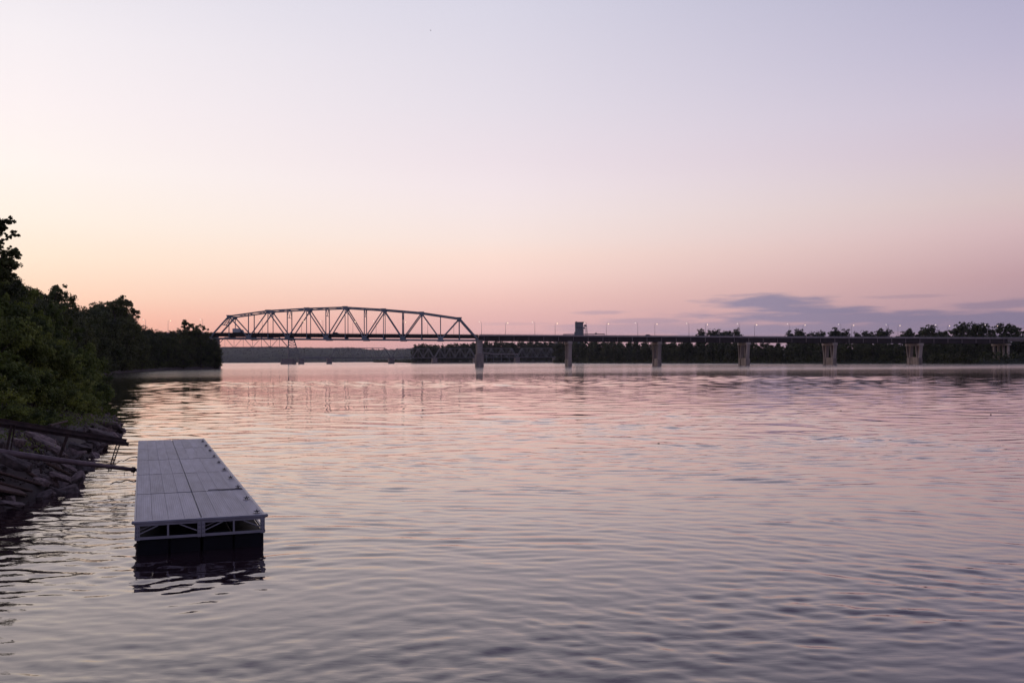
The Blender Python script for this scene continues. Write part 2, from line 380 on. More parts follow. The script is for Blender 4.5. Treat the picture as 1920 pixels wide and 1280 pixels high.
# ------------------------------------------------------------------ leaves and trees
def leaf_quads(C, Nrm, size, up=.35):
    n = len(C)
    nrm = Nrm + rng.normal(0, .55, (n, 3)); nrm[:, 2] += up; nrm /= np.linalg.norm(nrm, axis=1)[:, None] + 1e-9
    a = rng.normal(0, 1, (n, 3)); u = np.cross(nrm, a); u /= np.linalg.norm(u, axis=1)[:, None] + 1e-9; v = np.cross(nrm, u)
    s = size * rng.uniform(.6, 1.3, n); u = u * s[:, None]; v = v * (s * rng.uniform(.5, .8, n))[:, None]
    return np.stack([C - u, C - v * .9 + u * .1, C + u, C + v * .9 + u * .1], 1)
def crown(blobs, n, size, clumps=40, spread=.22, shell=.45, pw=.75):
    """leaf clumps spread through the blobs' volume"""
    vol = np.array([b[1][0] * b[1][1] * b[1][2] for b in blobs]) ** pw; vol /= vol.sum()
    idx = rng.choice(len(blobs), clumps, p=vol)
    c = np.array([blobs[i][0] for i in idx]); r = np.array([blobs[i][1] for i in idx])
    d = rng.normal(0, 1, (clumps, 3)); d /= np.linalg.norm(d, axis=1)[:, None]; rad = rng.uniform(0, 1, clumps) ** shell
    cc = c + d * rad[:, None] * r
    k = rng.integers(0, clumps, n)
    off = rng.normal(0, 1, (n, 3)); off /= np.linalg.norm(off, axis=1)[:, None]; off *= rng.uniform(0, 1, (n, 1)) ** .5
    rr = (r[k].mean(1) * spread)[:, None] * rng.uniform(.6, 1.3, (clumps, 1))[k]
    off[:, 2] *= .7
    Pp = cc[k] + off * rr
    return leaf_quads(Pp, d[k] * .6 + off, size)
def tree_proto(name, h, w, nleaf, size, mleaf, seed, clumps=60, sparse=False, low=.12):
    random.seed(seed)
    root = thing(name, 'tree', 'tree')
    mb = MB(); tr = h * .018 + .06
    top = Vector((random.uniform(-.05, .05) * h, random.uniform(-.05, .05) * h, h * .82))
    pts = [Vector((0, 0, -.6)), Vector((random.uniform(-.02, .02) * h, 0, h * .25)), Vector((top.x * .6, top.y * .6, h * .55)), top]
    mb.tube(pts, [tr * 1.35, tr, tr * .6, tr * .2], 7)
    blobs = []
    nb = random.randint(9, 13)
    for i in range(nb):
        t = low + .05 + (.93 - low) * (i + .5) / nb; a = i * 2.4 + random.uniform(-.5, .5)
        prof = math.sin(min(1, (t - low) / .42) * math.pi / 2) if t < low + .42 else math.cos((t - low - .42) / (1 - low - .42) * 1.25)
        rr = w * .5 * max(.25, prof) * random.uniform(.55, .95)
        c = Vector((math.cos(a) * rr * .72 + top.x * t, math.sin(a) * rr * .72 + top.y * t, h * t))
        s = w * random.uniform(.17, .27) * (.75 if sparse else 1)
        blobs.append(((c.x, c.y, c.z), (s, s, s * random.uniform(.75, 1.15) * max(1, h / w * .62))))
        st = Vector((pts[1].x, 0, max(h * .12, c.z - rr * .9 - h * .06)))
        mb.tube([st, (st + c) / 2 + Vector((0, 0, h * .02)), c], [tr * .5, tr * .3, tr * .08], 5)
    if not sparse:
        blobs.append(((top.x * .5, top.y * .5, h * .5), (w * .26, w * .26, h * .28)))
    blobs.append(((top.x, top.y, h * .88), (w * .15, w * .15, h * .1)))
    mb.build('trunk', M['bark'], root, True)
    link('crown', quads('crown', crown(blobs, nleaf, size, clumps, .42 if not sparse else .5, .5), mleaf), root)
    return root
HIDE = Vector((0, -5000, -500))
protos = {}
def protos_make():
    protos['far'] = [tree_proto('riverside_tree', 26, 16 + i % 3 * 1.5, 2600, .72, M['leaf_far'], 20 + i, 150, low=.02) for i in range(6)]
    protos['mid'] = [tree_proto('bank_tree', 15, 10.5, 7000, .24, M['leaf_mid'], 40 + i, 200, low=.02) for i in range(5)]
    protos['top'] = [tree_proto('ragged_tree', 13, 8, 3400, .22, M['leaf_mid'], 60 + i, 75, True, .3) for i in range(3)]
protos_make()
used = set()
def plant(kind, loc, s=1.0, label=None, group=None, i=None, sz=None):
    L = protos[kind]; p = L[random.randrange(len(L)) if i is None else i % len(L)]
    rz = random.uniform(0, 6.28); scl = (s, s, s * (sz or random.uniform(.9, 1.12)))
    if p.name not in used:
        used.add(p.name); KIDS[p] = [(c, list(c.children)) for c in p.children]
        p.location = loc; p.rotation_euler = (0, 0, rz); p.scale = scl
        if label: p['label'] = label
        if group: p['group'] = group
        return p
    return copy_tree(p, loc, rz, scl, label, group)

# ------------------------------------------------------------------ left bank
SH = [G(-420, 1130), G(-160, 1010), G(-30, 972), G(40, 945), G(105, 922), G(140, 893), G(155, 868), G(172, 848), G(205, 822), G(222, 800), G(200, 786), G(185, 762), G(190, 735), G(165, 712)]
SH += [G(170, 705), G(212, 700), G(252, 697), G(305, 693.5), P(385, 690, 680), P(409, 688, 702), P(411, 688, 716)]
SH = [Vector((p.x, p.y, 0)) for p in SH]
SH += [Vector((-250, 790, 0)), Vector((-400, 1100, 0)), Vector((-760, 1900, 0)), Vector((-1560, 3600, 0)), Vector((-2300, 5000, 0))]
ys = np.array([p.y for p in SH]); ys = np.maximum.accumulate(ys + np.arange(len(ys)) * .01); xs = np.array([p.x for p in SH])
def shore_x(Y): return float(np.interp(Y, ys, xs))
def bank_h(d, Y):
    """height of the bank at d metres inland"""
    if d < 0: return -1.5 * min(1, -d / 4)
    near = min(1.0, max(0, (Y - 100) / 300.0))
    z = 2.6 * (1 - math.exp(-d / 3.0)) + d * .10 * (1 - near) * min(1, d / 10)
    hill = max(0, d - 4) * .55
    cap = np.interp(Y, [0, 120, 250, 380, 520, 640, 760, 1200], [3, 5, 9, 15, 20, 16, 17, 20])
    z += cap * (1 - math.exp(-hill / max(cap, 1)))
    return z
def left_ground():
    Ys = np.concatenate([np.linspace(-60, 15, 8), np.linspace(16, 90, 110), np.exp(np.linspace(math.log(92), math.log(5000), 120))])
    D = np.concatenate([[-6, -3, -1.5, -.7, -.3], np.linspace(0, 12, 36), np.exp(np.linspace(math.log(13), math.log(3000), 40))])
    V = np.zeros((len(Ys), len(D), 3))
    for i, Y in enumerate(Ys):
        x0 = shore_x(Y) if Y > ys[0] else float(xs[0] + (ys[0] - Y) * .3)
        for j, d in enumerate(D):
            z = bank_h(d, Y) if d < 400 else bank_h(400, Y)
            z += (mnoise.noise(Vector((d * .5, Y * .5, 0))) * .28 + mnoise.noise(Vector((d * 1.6, Y * 1.6, 3))) * .12) * (1 if d > .2 else 0)
            V[i, j] = (x0 - d, Y, z)
    tag(link('river_bank', grid_mesh('river_bank', V, len(Ys), len(D), M['earth'])), 'earth bank rising on the left from the waterline', kind='structure')
left_ground()
def gpt(px, py_unused, Y, extra=0):
    x = P(px, 680, Y).x; d = shore_x(Y) - x
    return Vector((x, Y, bank_h(d, Y) - .3 + extra))
GL = 'dark leafy trees covering the left bank and bluff'
cnt = 0
SKYL = [(-90, 470), (0, 522), (45, 535), (60, 545), (90, 560), (125, 580), (140, 584), (170, 578), (200, 574), (232, 582), (250, 592), (272, 612), (290, 620), (330, 616), (360, 615), (386, 625), (402, 636), (410, 638), (425, 650)]
def sky_z(px, Y): return P(px, float(np.interp(px, [a for a, b in SKYL], [b for a, b in SKYL])), Y).z
def bank_rows():
    Y = 140.0
    where = [(60, 'at the left edge behind the shrubs'), (140, 'on the first rise left of the dip'), (200, 'on the left half of the second rise'), (280, 'on the right half of the second rise'),
             (340, 'on the low wooded stretch left of the truss'), (999, 'nearest the left end of the truss bridge')]
    while Y < 740:
        step = 5 + Y * .011
        for ri, d0 in enumerate((3, 11, 21, 33, 47, 64) if Y > 320 else (8, 15, 24, 34, 46)):
            d = d0 + random.uniform(-2.5, 2.5); y = Y + random.uniform(-step / 2, step / 2); x = shore_x(y) - d
            px = 960 + x / y * F
            if px < -90: continue
            base = bank_h(d, y) - .4; zs = min(sky_z(px, y), sky_z(px + 3.5 / y * F, y) + 1, sky_z(px - 3.5 / y * F, y) + 1)
            s = (zs - base) / 15.3 * random.uniform(.8, 1.02)
            if d0 == 3: s *= .85
            if s < .45: continue
            s = min(s, 1.65)
            if Y < 320 and px + 3.6 * s / y * F > 160: continue
            w = [t for a, t in where if px < a][0]
            plant('mid', (x, y, base), s, 'dark green %s tree %s' % ('waterside' if ri == 0 else 'bank' if ri < 3 else 'hillside', w), GL)
        Y += step * (1.15 if Y > 300 else 1.1)
bank_rows()
for (px, ty, Y) in ((402, 640, 700), (398, 635, 706), (388, 629, 704), (406, 652, 703), (408, 664, 704)):
    g = gpt(px, 0, Y); plant('mid', g, (P(px, ty, Y).z - g.z) / 15.3, 'green tree hanging over the water tip, %s from the bridge end' % {402: 'second', 398: 'third', 388: 'fourth', 406: 'first', 408: 'lowest one'}[px], GL, sz=1.0)
# ragged skyline trees on the bluff
def top_tree(px, py_top, Y, label, i):
    g = gpt(px, 0, Y); top = P(px, py_top, Y).z; h = max(5, top - g.z); s = h / 12.2
    plant('top', g, s, label, None, i, 1.0)
top_tree(215, 566, 470, 'ragged open crowned tree topping the second rise of the bluff', 0)
top_tree(236, 574, 480, 'small broken crown just right of the highest ragged tree on the bluff', 1)
top_tree(103, 545, 260, 'spiky crowned tree on the skyline at the end of the first tree slope', 1)
top_tree(128, 562, 270, 'low spiky crown leaning over the dip between the two left rises', 2)
top_tree(352, 606, 680, 'small flat topped tree on the skyline left of the truss bridge', 0)
top_tree(372, 612, 690, 'round topped tree nearest the left end of the truss bridge', 2)

# the tall near tree cut by the left edge of the picture: built limb by limb
def tall_tree():
    Y = 95; g = gpt(-40, 0, Y)
    root = thing('tall_tree', 'tall tree with open ragged branches against the sky at the left edge', 'tree', g)
    mb = MB(); blobs = []
    def tp(px, py, dy=0): return P(px, py, Y + dy) - g
    mb.tube([Vector((0, 0, -.5)), tp(-42, 640), tp(-40, 540), tp(-30, 450), tp(-10, 408)], [.42, .36, .28, .14, .05], 8)
    for (a, b, c, rr) in [((-32, 470), (-8, 432), (20, 410), .85), ((-30, 450), (-12, 420), (6, 416), .8), ((-32, 480), (0, 455), (28, 437), .6), ((-36, 520), (0, 498), (34, 478), .95), ((-36, 515), (0, 485), (22, 470), .8), ((-38, 540), (-5, 515), (22, 495), 1.25),
                          ((-38, 545), (-60, 500), (-75, 460), 1.5), ((-38, 590), (0, 560), (28, 530), 1.4), ((-40, 600), (-70, 560), (-85, 530), 1.6), ((-34, 470), (-45, 430), (-50, 405), 1.1)]:
        A, B, C_ = tp(*a), tp(*b), tp(*c, random.uniform(-1, 1)); mb.tube([A, B, C_], [.13, .08, .03], 6)
        for k in range(9):
            q = (A.lerp(B, k / 4) if k <= 4 else B.lerp(C_, (k - 4) / 4)); r_ = rr * random.uniform(.45, .9)
            if k > 1: blobs.append((tuple(q + Vector((random.uniform(-.5, .5), random.uniform(-.6, .6), random.uniform(-.3, .35))) * rr), (r_, r_, r_ * .7)))
    mb.build('trunk', M['bark'], root, True)
    for (px, py, r_) in [(15, 416, .55), (3, 425, .65), (-10, 430, .9), (20, 407, .3), (10, 438, .4), (28, 437, .32), (-5, 447, .6), (8, 470, .7), (25, 472, .6), (36, 477, .4), (10, 490, .85), (28, 493, .55), (-5, 470, 1.0), (2, 508, .9), (10, 545, 1.6), (-10, 560, 2.2), (22, 565, 1.5), (30, 590, 1.6), (0, 600, 2.4), (8, 505, .9), (-20, 520, 1.4)]:
        q = tp(px, py); blobs.append((tuple(q), (r_, r_, r_)))
    link('crown', quads('crown', crown(blobs, 42000, .10, 800, .34, .6, .42), M['leaf_mid']), root)
tall_tree()

# shrubs
def shrub_proto(w, h, n, size, seed, m='leaf_near'):
    random.seed(seed); root = thing('shrub', 'shrub', 'shrub'); mb = MB(); blobs = []
    for i in range(11):
        a = i * 2.4; r = w * .5 * random.uniform(.15, .85); t = random.uniform(.25, .8) * (1 - .35 * r / (w * .5))
        c = Vector((math.cos(a) * r, math.sin(a) * r, h * t)); s = w * random.uniform(.13, .22)
        blobs.append(((c.x, c.y, c.z), (s, s, h * .2)))
        mb.tube([Vector((c.x * .1, c.y * .1, -.3)), Vector((c.x * .5, c.y * .5, c.z * .6)), c + Vector((0, 0, h * .1))], [.04, .03, .01], 5)
    for i in range(14):     # upright sprays that break the outline
        a = random.uniform(0, 6.28); r = w * .45 * random.uniform(.2, 1); z = h * random.uniform(.75, 1.05) * (1 - .35 * r / (w * .5))
        blobs.append(((math.cos(a) * r, math.sin(a) * r, z), (w * .05, w * .05, h * .12)))
    mb.build('stem', M['bark'], root, True)
    link('foliage', quads('foliage', crown(blobs, n, size, 150, .5, .5), M[m]), root)
    return root
shp = [shrub_proto(5.0, 3.4, 9000, .085, 80 + i) for i in range(4)]
shused = set()
def shrub(px, Y, s, label, group='green shrubs crowding the left bank above the rocks', zoff=0, i=None, sz=1):
    x = P(px, 690, Y).x; d = shore_x(Y) - x; loc = Vector((x, Y, bank_h(max(d, 0.3), Y) - .35 + zoff))
    p = shp[random.randrange(4) if i is None else i]
    scl = (s, s, s * sz); rz = random.uniform(0, 6.28)
    if p.name in shused: return copy_tree(p, loc, rz, scl, label, group)
    shused.add(p.name); KIDS[p] = [(c, list(c.children)) for c in p.children]
    p.location = loc; p.rotation_euler = (0, 0, rz); p.scale = scl; p['label'] = label; p['group'] = group; return p
random.seed(3)
def shrub_label(i):
    for a, b, t in ((0, 10, 'front rank of the thicket'), (10, 18, 'row just above the rusty beam'), (18, 25, 'middle rank of the thicket'), (25, 30, 'lowest clumps by the beam'), (30, 99, 'back rank below the trees')):
        if a <= i < b: return '%s shrub from the water in the %s' % (['first', 'second', 'third', 'fourth', 'fifth', 'sixth', 'seventh', 'eighth', 'ninth', 'tenth'][i - a], t)
GLS = 'green shrub in the thicket on the left bank above the rocks'
for si, (px, Y, s, sz) in enumerate([(192, 82, .5, .9), (176, 84, .7, 1), (160, 80, .8, 1), (142, 78, .95, 1), (120, 76, 1.0, 1.05), (90, 74, 1.05, 1.1), (60, 72, 1.1, 1.1), (30, 70, 1.1, 1.15), (0, 68, 1.1, 1.15), (-30, 66, 1.1, 1.15),
                       (165, 68, .6, .9), (140, 64, .75, .9), (115, 62, .8, .9), (90, 60, .85, .9), (60, 58, .85, 1), (30, 56, .85, 1), (0, 54, .85, 1), (-30, 52, .85, 1),
                       (168, 98, .85, 1), (152, 102, 1.2, 1), (130, 100, 1.3, 1.1), (95, 98, 1.35, 1.2), (60, 96, 1.4, 1.2), (20, 92, 1.45, 1.25), (-20, 90, 1.5, 1.25),
                       (60, 50, .5, .8), (25, 47, .55, .8), (-5, 45, .6, .8), (100, 53, .5, .8), (-40, 46, .8, .9),
                       (150, 125, 1.5, 1.2), (115, 122, 1.7, 1.4), (80, 120, 1.7, 1.5), (30, 118, 1.8, 1.6), (-20, 115, 1.8, 1.6), (160, 140, 1.1, 1.1), (165, 170, 1.2, 1.1)]):
    shrub(px, Y, s, shrub_label(si), sz=sz)
shrub(204, 88, .4, 'small shrub reaching furthest over the water at the point of the left bank', None, sz=.8)
shrub(35, 96, 1.25, 'rounded shrub standing proud of the thicket under the tall left tree', None, zoff=1.6)

# weeds among the rocks
def weeds():
    Q = []
    for (px, py, n, r) in [(10, 800, 500, 1.0), (60, 797, 500, 1.0), (110, 797, 400, .9), (150, 797, 300, .8), (185, 792, 200, .6), (0, 825, 300, .5), (60, 850, 60, .35), (15, 810, 200, .6), (45, 806, 120, .4), (85, 800, 150, .5), (52, 835, 50, .2), (160, 800, 80, .5), (215, 795, 50, .4)]:
        c = P(px, py, 38 if py > 815 else 50); off = rng.normal(0, r, (n, 3)); off[:, 2] = np.abs(off[:, 2]) * .6
        C_ = np.array(c) + off; Q.append(leaf_quads(C_, off, .05))
    tag(link('weeds', quads('weeds', np.concatenate(Q), M['leaf_near'])), 'low green weeds sprouting between the bank rocks', kind='stuff')
weeds()

# ------------------------------------------------------------------ rocks of the riprap
def rock_mesh(seed, flat=.45):
    import bmesh
    r = random.Random(seed); bm = bmesh.new()
    for _ in range(26):
        bm.verts.new((r.uniform(-1, 1), r.uniform(-.8, .8) * .85, r.uniform(-1, 1) * flat))
    for _ in range(8):
        a = r.uniform(0, 6.28); bm.verts.new((math.cos(a) * 1.1, math.sin(a) * .8, r.choice([-1, 1]) * flat * r.uniform(.6, .95)))
    g = bmesh.ops.convex_hull(bm, input=bm.verts[:])
    bmesh.ops.delete(bm, geom=[v for v in bm.verts if not v.link_faces], context='VERTS')
    bmesh.ops.dissolve_limit(bm, angle_limit=.22, verts=bm.verts[:], edges=bm.edges[:])
    bmesh.ops.bevel(bm, geom=bm.edges[:], offset=.04, segments=1, affect='EDGES')
    me = bpy.data.meshes.new('rock'); bm.to_mesh(me); bm.free(); me.materials.append(M['rock']); return me
RK = [rock_mesh(i, .36 + .1 * (i % 3)) for i in range(8)]
def rock(loc, s, rot, label=None, group=None, k=None):
    o = link('rock', RK[random.randrange(8) if k is None else k]); o.location = loc; o.scale = s; o.rotation_euler = rot
    tag(o, label or 'broken brown rock in the riprap along the left waterline', 'rock', group if label else 'riprap rocks along the left waterline'); return o
def rock_label(x, Y, d, s):
    sz = 'small' if s < .24 else 'medium' if s < .36 else 'large'
    wh = 'below the pipe at the left edge' if Y < 33 else 'under the pipe' if Y < 38 else 'between the pipe and the upper beam' if Y < 44 else 'behind the end of the upper beam' if Y < 56 else 'toward the rock point below the shrubs'
    return '%s brown riprap rock %s, %s' % (sz, wh, 'awash at the waterline' if d < .7 else 'low on the bank' if d < 2.4 else 'high on the bank')
random.seed(12)
for i in range(280):
    Y = random.uniform(27, 84) if i > 40 else random.uniform(27, 45)
    d = random.uniform(-.5, 4.5) ; x = shore_x(Y) - d
    s = random.uniform(.16, .42) * (1 + .5 * (i % 6 == 0))
    rock((x, Y, bank_h(max(d, 0), Y) * .85 + .02), (s * random.uniform(1, 1.7), s, s * random.uniform(.8, 1.3)), (random.uniform(-.4, .4), random.uniform(.1, .65), random.uniform(0, 6.28)), rock_label(x, Y, d, s), 'riprap rocks along the left waterline')
for (px, py, Y, sx_, sy_, sz_, ry, rz, lab) in [
    (75, 822, 40, 1.2, .55, .6, .35, .1, 'long flat grey slab lying highest of the rocks under the upper beam'),
    (95, 838, 39, 1.3, .6, .5, .4, .0, 'long tilted slab just beneath the highest flat slab'),
    (35, 830, 37, .5, .45, .8, .1, .4, 'pointed pale rock standing up behind the left pipe'),
    (30, 868, 34.5, 1.0, .6, .6, .4, -.1, 'broad brown slab directly under the pipe at the left edge'),
    (78, 903, 35.5, .55, .45, .55, .3, .2, 'rounded rock at the waterline left of centre of the rock pile'),
    (112, 895, 36.5, .75, .5, .5, .35, .3, 'grey rock at the water edge below the pipe'),
    (120, 872, 38.5, 1.0, .35, .4, .5, -.1, 'narrow slab sliding into the water below the pipe'),
    (150, 838, 43, .9, .5, .5, .3, .1, 'brown slab midway along the rock pile above the inlet'),
    (192, 815, 52, 1.4, .8, .9, .35, .2, 'big dark rock shelf jutting beside the end of the upper beam'),
    (205, 795, 66, 1.8, .8, .9, .1, .3, 'dark rock point reaching into the river under the last shrub'),
    (20, 945, 32, .7, .5, .4, .2, .5, 'pale wet stone at the lower left edge of the water')]:
    p = P(px, py, Y); rock(p, (sx_ * .56, sy_ * .6, sz_ * .55), (.1, ry, rz), lab, None)
tag(rock(P(225, 796, 72.5), (.28, .2, .3), (0, 0, .3), 'small dark stone standing alone off the tip of the rock point', None), cat='rock')
def rubble():
    mb = MB(); base = RK[1]; 
    for i in range(1500):
        Y = random.uniform(27, 90) if i % 2 else random.uniform(27, 48); d = random.uniform(-.2, 6); x = shore_x(Y) - d; z = bank_h(max(d, 0), Y) * .98
        src = RK[i % 8]; k = random.uniform(.05, .15); rot = Euler((random.uniform(0, 6), random.uniform(0, 6), random.uniform(0, 6))).to_matrix(); o = Vector((x, Y, z))
        c = [o + rot @ Vector((a * k * 1.3, b * k, c_ * k * .7)) for a, b, c_ in ((-1, -.8, -.7), (1, -.7, -.9), (.8, 1, -.6), (-.9, .8, -.8), (-.6, -.7, .8), (.9, -.5, .7), (.5, .8, 1), (-.8, .6, .6))]
        mb.add(c, [(0, 3, 2, 1), (4, 5, 6, 7), (0, 1, 5, 4), (1, 2, 6, 5), (2, 3, 7, 6), (3, 0, 4, 7)])
    tag(mb.build('rubble', M['rock']), 'small brown rubble filling the gaps between the bank rocks', kind='stuff')
rubble()
# timbers and slabs lying on the rocks
def timber(a, b, w, t, lab):
    a, b = P(*a), P(*b); m = MB().bar(a, b, w, t, up=(0, -.75, .65) if w > .5 else (0, 0, 1)); o = m.build('timber', M['timber'], None, bevel=.02); tag(o, lab, 'timber')
timber((-60, 868, 32.5), (74, 908, 34.6), .38, .08, 'wide brown board sloping to the water at the left edge')
timber((-60, 890, 32.0), (56, 920, 34.0), .34, .08, 'second brown board lying just below the widest one')
timber((-50, 905, 31.5), (40, 922, 33.5), .55, .10, 'reddish flat panel lying lowest on the rocks at the left edge')
timber((88, 868, 36.5), (132, 890, 38), .12, .10, 'thin pale timber slanting to the water under the pipe')
timber((10, 858, 35), (80, 902, 36), .10, .10, 'long thin timber edge slanting down across the rocks')
timber((95, 797, 46), (126, 789, 48), .09, .09, 'short stick lying behind the upper rusty beam')

# ------------------------------------------------------------------ rusty gangway frame
def gangway():
    g0 = P(100, 860, 37); root = thing('gangway_frame', 'rusty steel gangway frame reaching from the rocks to the dock', 'gangway', (g0.x, g0.y, 0)); O = Vector((g0.x, g0.y, 0))
    def pb(name, a, b, w, h, m, parent=root): return MB().bar(P(*a) - O, P(*b) - O, w, h).build(name, M[m], parent, bevel=.01)
    def ibeam(a, b, w, h, m):
        A, B = P(*a) - O, P(*b) - O; d = (B - A).normalized(); up = d.cross(Vector((0, 0, 1))).cross(d).normalized(); q = MB()
        q.bar(A + up * h / 2, B + up * h / 2, w, .03); q.bar(A - up * h / 2, B - up * h / 2, w, .03); q.bar(A, B, .03, h)
        return q.build('upper_beam', M[m], root)
    ibeam((-160, 762, 34), (237, 826.5, 38.7), .12, .13, 'rust')
    ibeam((-160, 772, 34.3), (241, 833, 39.2), .12, .11, 'rust')
    a, b = P(-160, 826, 34.5) - O, P(253, 880.5, 38.5) - O
    pipe = MB().tube([a, a + (b - a) * .3, a + (b - a) * .62 + Vector((0, 0, -.02)), b], [.15, .135, .11, .075], 12).build('lower_pipe', M['pipe'], root, True)
    MB().tube([b - (b - a).normalized() * .12, b], .11, 12).build('flange', M['rust'], pipe, True)
    MB().tube([b, b + Vector((.18, 0, -.01))], .06, 10).build('coupling', M['rust'], pipe, True)
    pb('post', (22, 796, 36), (8, 866, 36.2), .07, .07, 'rust'); pb('post', (28, 797, 36.1), (20, 845, 36.2), .05, .05, 'rust')
    pb('post', (128, 812, 37.3), (108, 866, 37.5), .09, .09, 'rust')
    A, B = P(222, 832, 38.7) - O, P(205, 884, 38.3) - O       # latticed strut
    ax = (B - A).normalized(); sd_ = Vector((1, 0, .3)).normalized(); q = MB()
    for s in (-1, 1): q.bar(A + sd_ * s * .075, B + sd_ * s * .05, .03, .03)
    for k in range(11):
        s = 1 if k % 2 else -1; u0, u1 = k / 11, (k + 1) / 11
        q.bar(A.lerp(B, u0) + sd_ * s * .07, A.lerp(B, u1) - sd_ * s * .07, .018, .018)
    q.build('lattice_strut', M['rust'], root)
    for px in (218, 233, 250): pb('hanging_bolt', (px, 884, 38.4), (px, 892 if px != 218 else 887, 38.4), .02, .02, 'rust')
    return root
gangway()

# ------------------------------------------------------------------ floating dock
def dock():
    ZD = .81
    c0 = G(254, 978, ZD); c1 = G(497, 967, ZD); f0 = G(260.5, 825, ZD); f1 = G(382, 823, ZD)
    # one heading for both sides
    ydir = ((f0 - c0) + (f1 - c1)); ydir.z = 0; ydir.normalize(); rz = math.atan2(ydir.y, ydir.x) - math.pi / 2
    W = (c1 - c0).length; Lg = ((f0 - c0).length + (f1 - c1).length) / 2
    root = thing('floating_dock', 'long grey aluminium dock on black floats moored off the rocks', 'dock', (c0.x, c0.y, 0), rz)
    ns = 5; SL = Lg / ns; hw = W / 2; alu, fl = M['alu'], M['float']
    bw = (hw - .02) / 4
    # one deck board, ribbed along its length
    q = MB(); prof = []
    nr = 7
    for k in range(nr):
        x0 = k / nr * (bw - .006); x1 = (k + 1) / nr * (bw - .006); prof += [(x0, 0), (x0 + .004, -.003), (x0 + .009, -.003), (x0 + .013, 0)]
    prof.append((bw - .006, 0)); vs, fs = [], []
    for (x, z) in prof: vs += [(x, 0, z), (x, SL - .10, z)]
    for k in range(len(prof) - 1): fs.append((2 * k, 2 * k + 2, 2 * k + 3, 2 * k + 1))
    q.add(vs, fs); q.box((0, 0, -.045), (bw - .006, SL - .10, -.007)); bme = q.mesh('plank', M['board'])
    for s in range(ns):
        for h in range(2):
            for b in range(4):
                o = link('plank', bme, root); o.location = (.012 + h * (hw + .012) + b * bw, .04 + s * SL, ZD + random.uniform(-.003, .003))
    for x, y0, y1, nm in ((0, 0, Lg, 1), (W, 0, Lg, 1)):
        MB().box((x - .035, 0, ZD - .09), (x + .01, Lg + .04, ZD - .012) if x == 0 else (x + .035, Lg + .04, ZD + .006)).build('edge_rail', alu, root, bevel=.006)
        MB().box((x - .025, .0, .365), (x + .025, Lg, .425)).build('bottom_rail', alu, root)
    # long side frames
    for x in (0, W):
        for s in range(ns + 1):
            y = min(s * SL, Lg - .04) + .02
            if s: MB().box((x - .04, y - .06, .425), (x + .04, y + .06, ZD - .09)).build('post', alu, root)
            if s < ns:
                MB().box((x - .02, y + SL / 2 - .02, .425), (x + .02, y + SL / 2 + .02, ZD - .09)).build('upright', alu, root)
                MB().bar((x, y + .08, .44), (x, y + .75, ZD - .1), .03, .03).build('brace', alu, root)
                MB().bar((x, y + SL - .1, .44), (x, y + SL - .75, ZD - .1), .03, .03).build('brace', alu, root)
    for s in range(1, ns + 1):
        MB().box((.03, s * SL - .03, .33), (W - .03, s * SL + .03, .43)).build('cross_member', alu, root)
    MB().box((hw - .03, .1, ZD - .14), (hw + .03, Lg, ZD - .055)).build('centre_beam', alu, root)
    # end frame nearest the viewer
    MB().box((-.055, -.05, ZD - .055), (W + .055, .03, ZD + .012)).build('end_cap_rail', alu, root, bevel=.012)
    MB().box((0, -.03, ZD - .11), (W, .02, ZD - .055)).build('end_top_rail', alu, root)
    MB().box((.0, -.03, .365), (hw - .09, .02, .43)).build('end_bottom_rail', alu, root); MB().box((hw + .09, -.03, .365), (W, .02, .43)).build('end_bottom_rail', alu, root)
    for x0, x1 in ((-.01, .10), (hw - .092, hw - .004), (hw + .004, hw + .092), (W - .10, W + .01)):
        p = MB().box((x0, -.04, .35), (x1, .03, ZD - .055)).build('end_post', alu, root, bevel=.006)
        for z in (.45, .55, .65): 
            for xx in (x0 + .03, x1 - .03): MB().box((xx - .006, -.044, z - .014), (xx + .006, -.0405, z + .014)).build('slot', M['cleat'], p)
    for h in range(2):
        x0, x1 = (.10, hw - .092) if h == 0 else (hw + .092, W - .10); xm = (x0 + x1) / 2 + (.02 if h else -.02)
        MB().box((xm - .022, -.02, .43), (xm + .022, .02, ZD - .11)).build('upright', alu, root)
        MB().bar((x0, -.006, .51), (x0 + .42, -.006, ZD - .115), .02, .026).build('brace', alu, root)
        MB().bar((x1, -.006, .51), (x1 - .42, -.006, ZD - .115), .02, .026).build('brace', alu, root)
        MB().bar((x0, .25, .56), (x0 + .34, .25, ZD - .115), .02, .026).build('brace', alu, root)
    for x, s in ((-.055, 1), (W + .055, 1)):
        MB().tube([(x, -.06, ZD - .02), (x, .10, ZD - .02)], .038, 10).build('corner_tube', alu, root, True)
    # floats
    for s in range(ns):
        for h in range(2):
            x0 = .03 + h * hw; 
            for k in range(2):
                y0 = s * SL + .05 + k * SL / 2
                for b in range(2):
                    xa = x0 + b * (hw - .04) / 2 + .01
                    MB().box((xa, y0, -.25), (xa + (hw - .04) / 2 - .012, y0 + SL / 2 - .12, .36)).build('float', fl, root, bevel=.03)
    MB().box((.05, Lg * .16, .36), (W - .05, Lg * .98, ZD - .15)).build('utility_box', M['cleat'], root)  # dark filler added under the boards so the deck gaps look dark
    # cleats along the river edge
    cl = MB(); cl.box((-.11, -.035, 0), (.11, .035, .012)); cl.tube([(-.03, 0, .01), (-.02, 0, .06)], .014, 6); cl.tube([(.03, 0, .01), (.02, 0, .06)], .014, 6)
    cl.tube([(-.10, 0, .075), (-.04, 0, .062), (.04, 0, .062), (.10, 0, .075)], [.009, .017, .017, .009], 6); cl.tube([(0, 0, .06), (0, 0, .12)], [.022, .012], 6)
    cme = cl.mesh('cleat', M['cleat'])
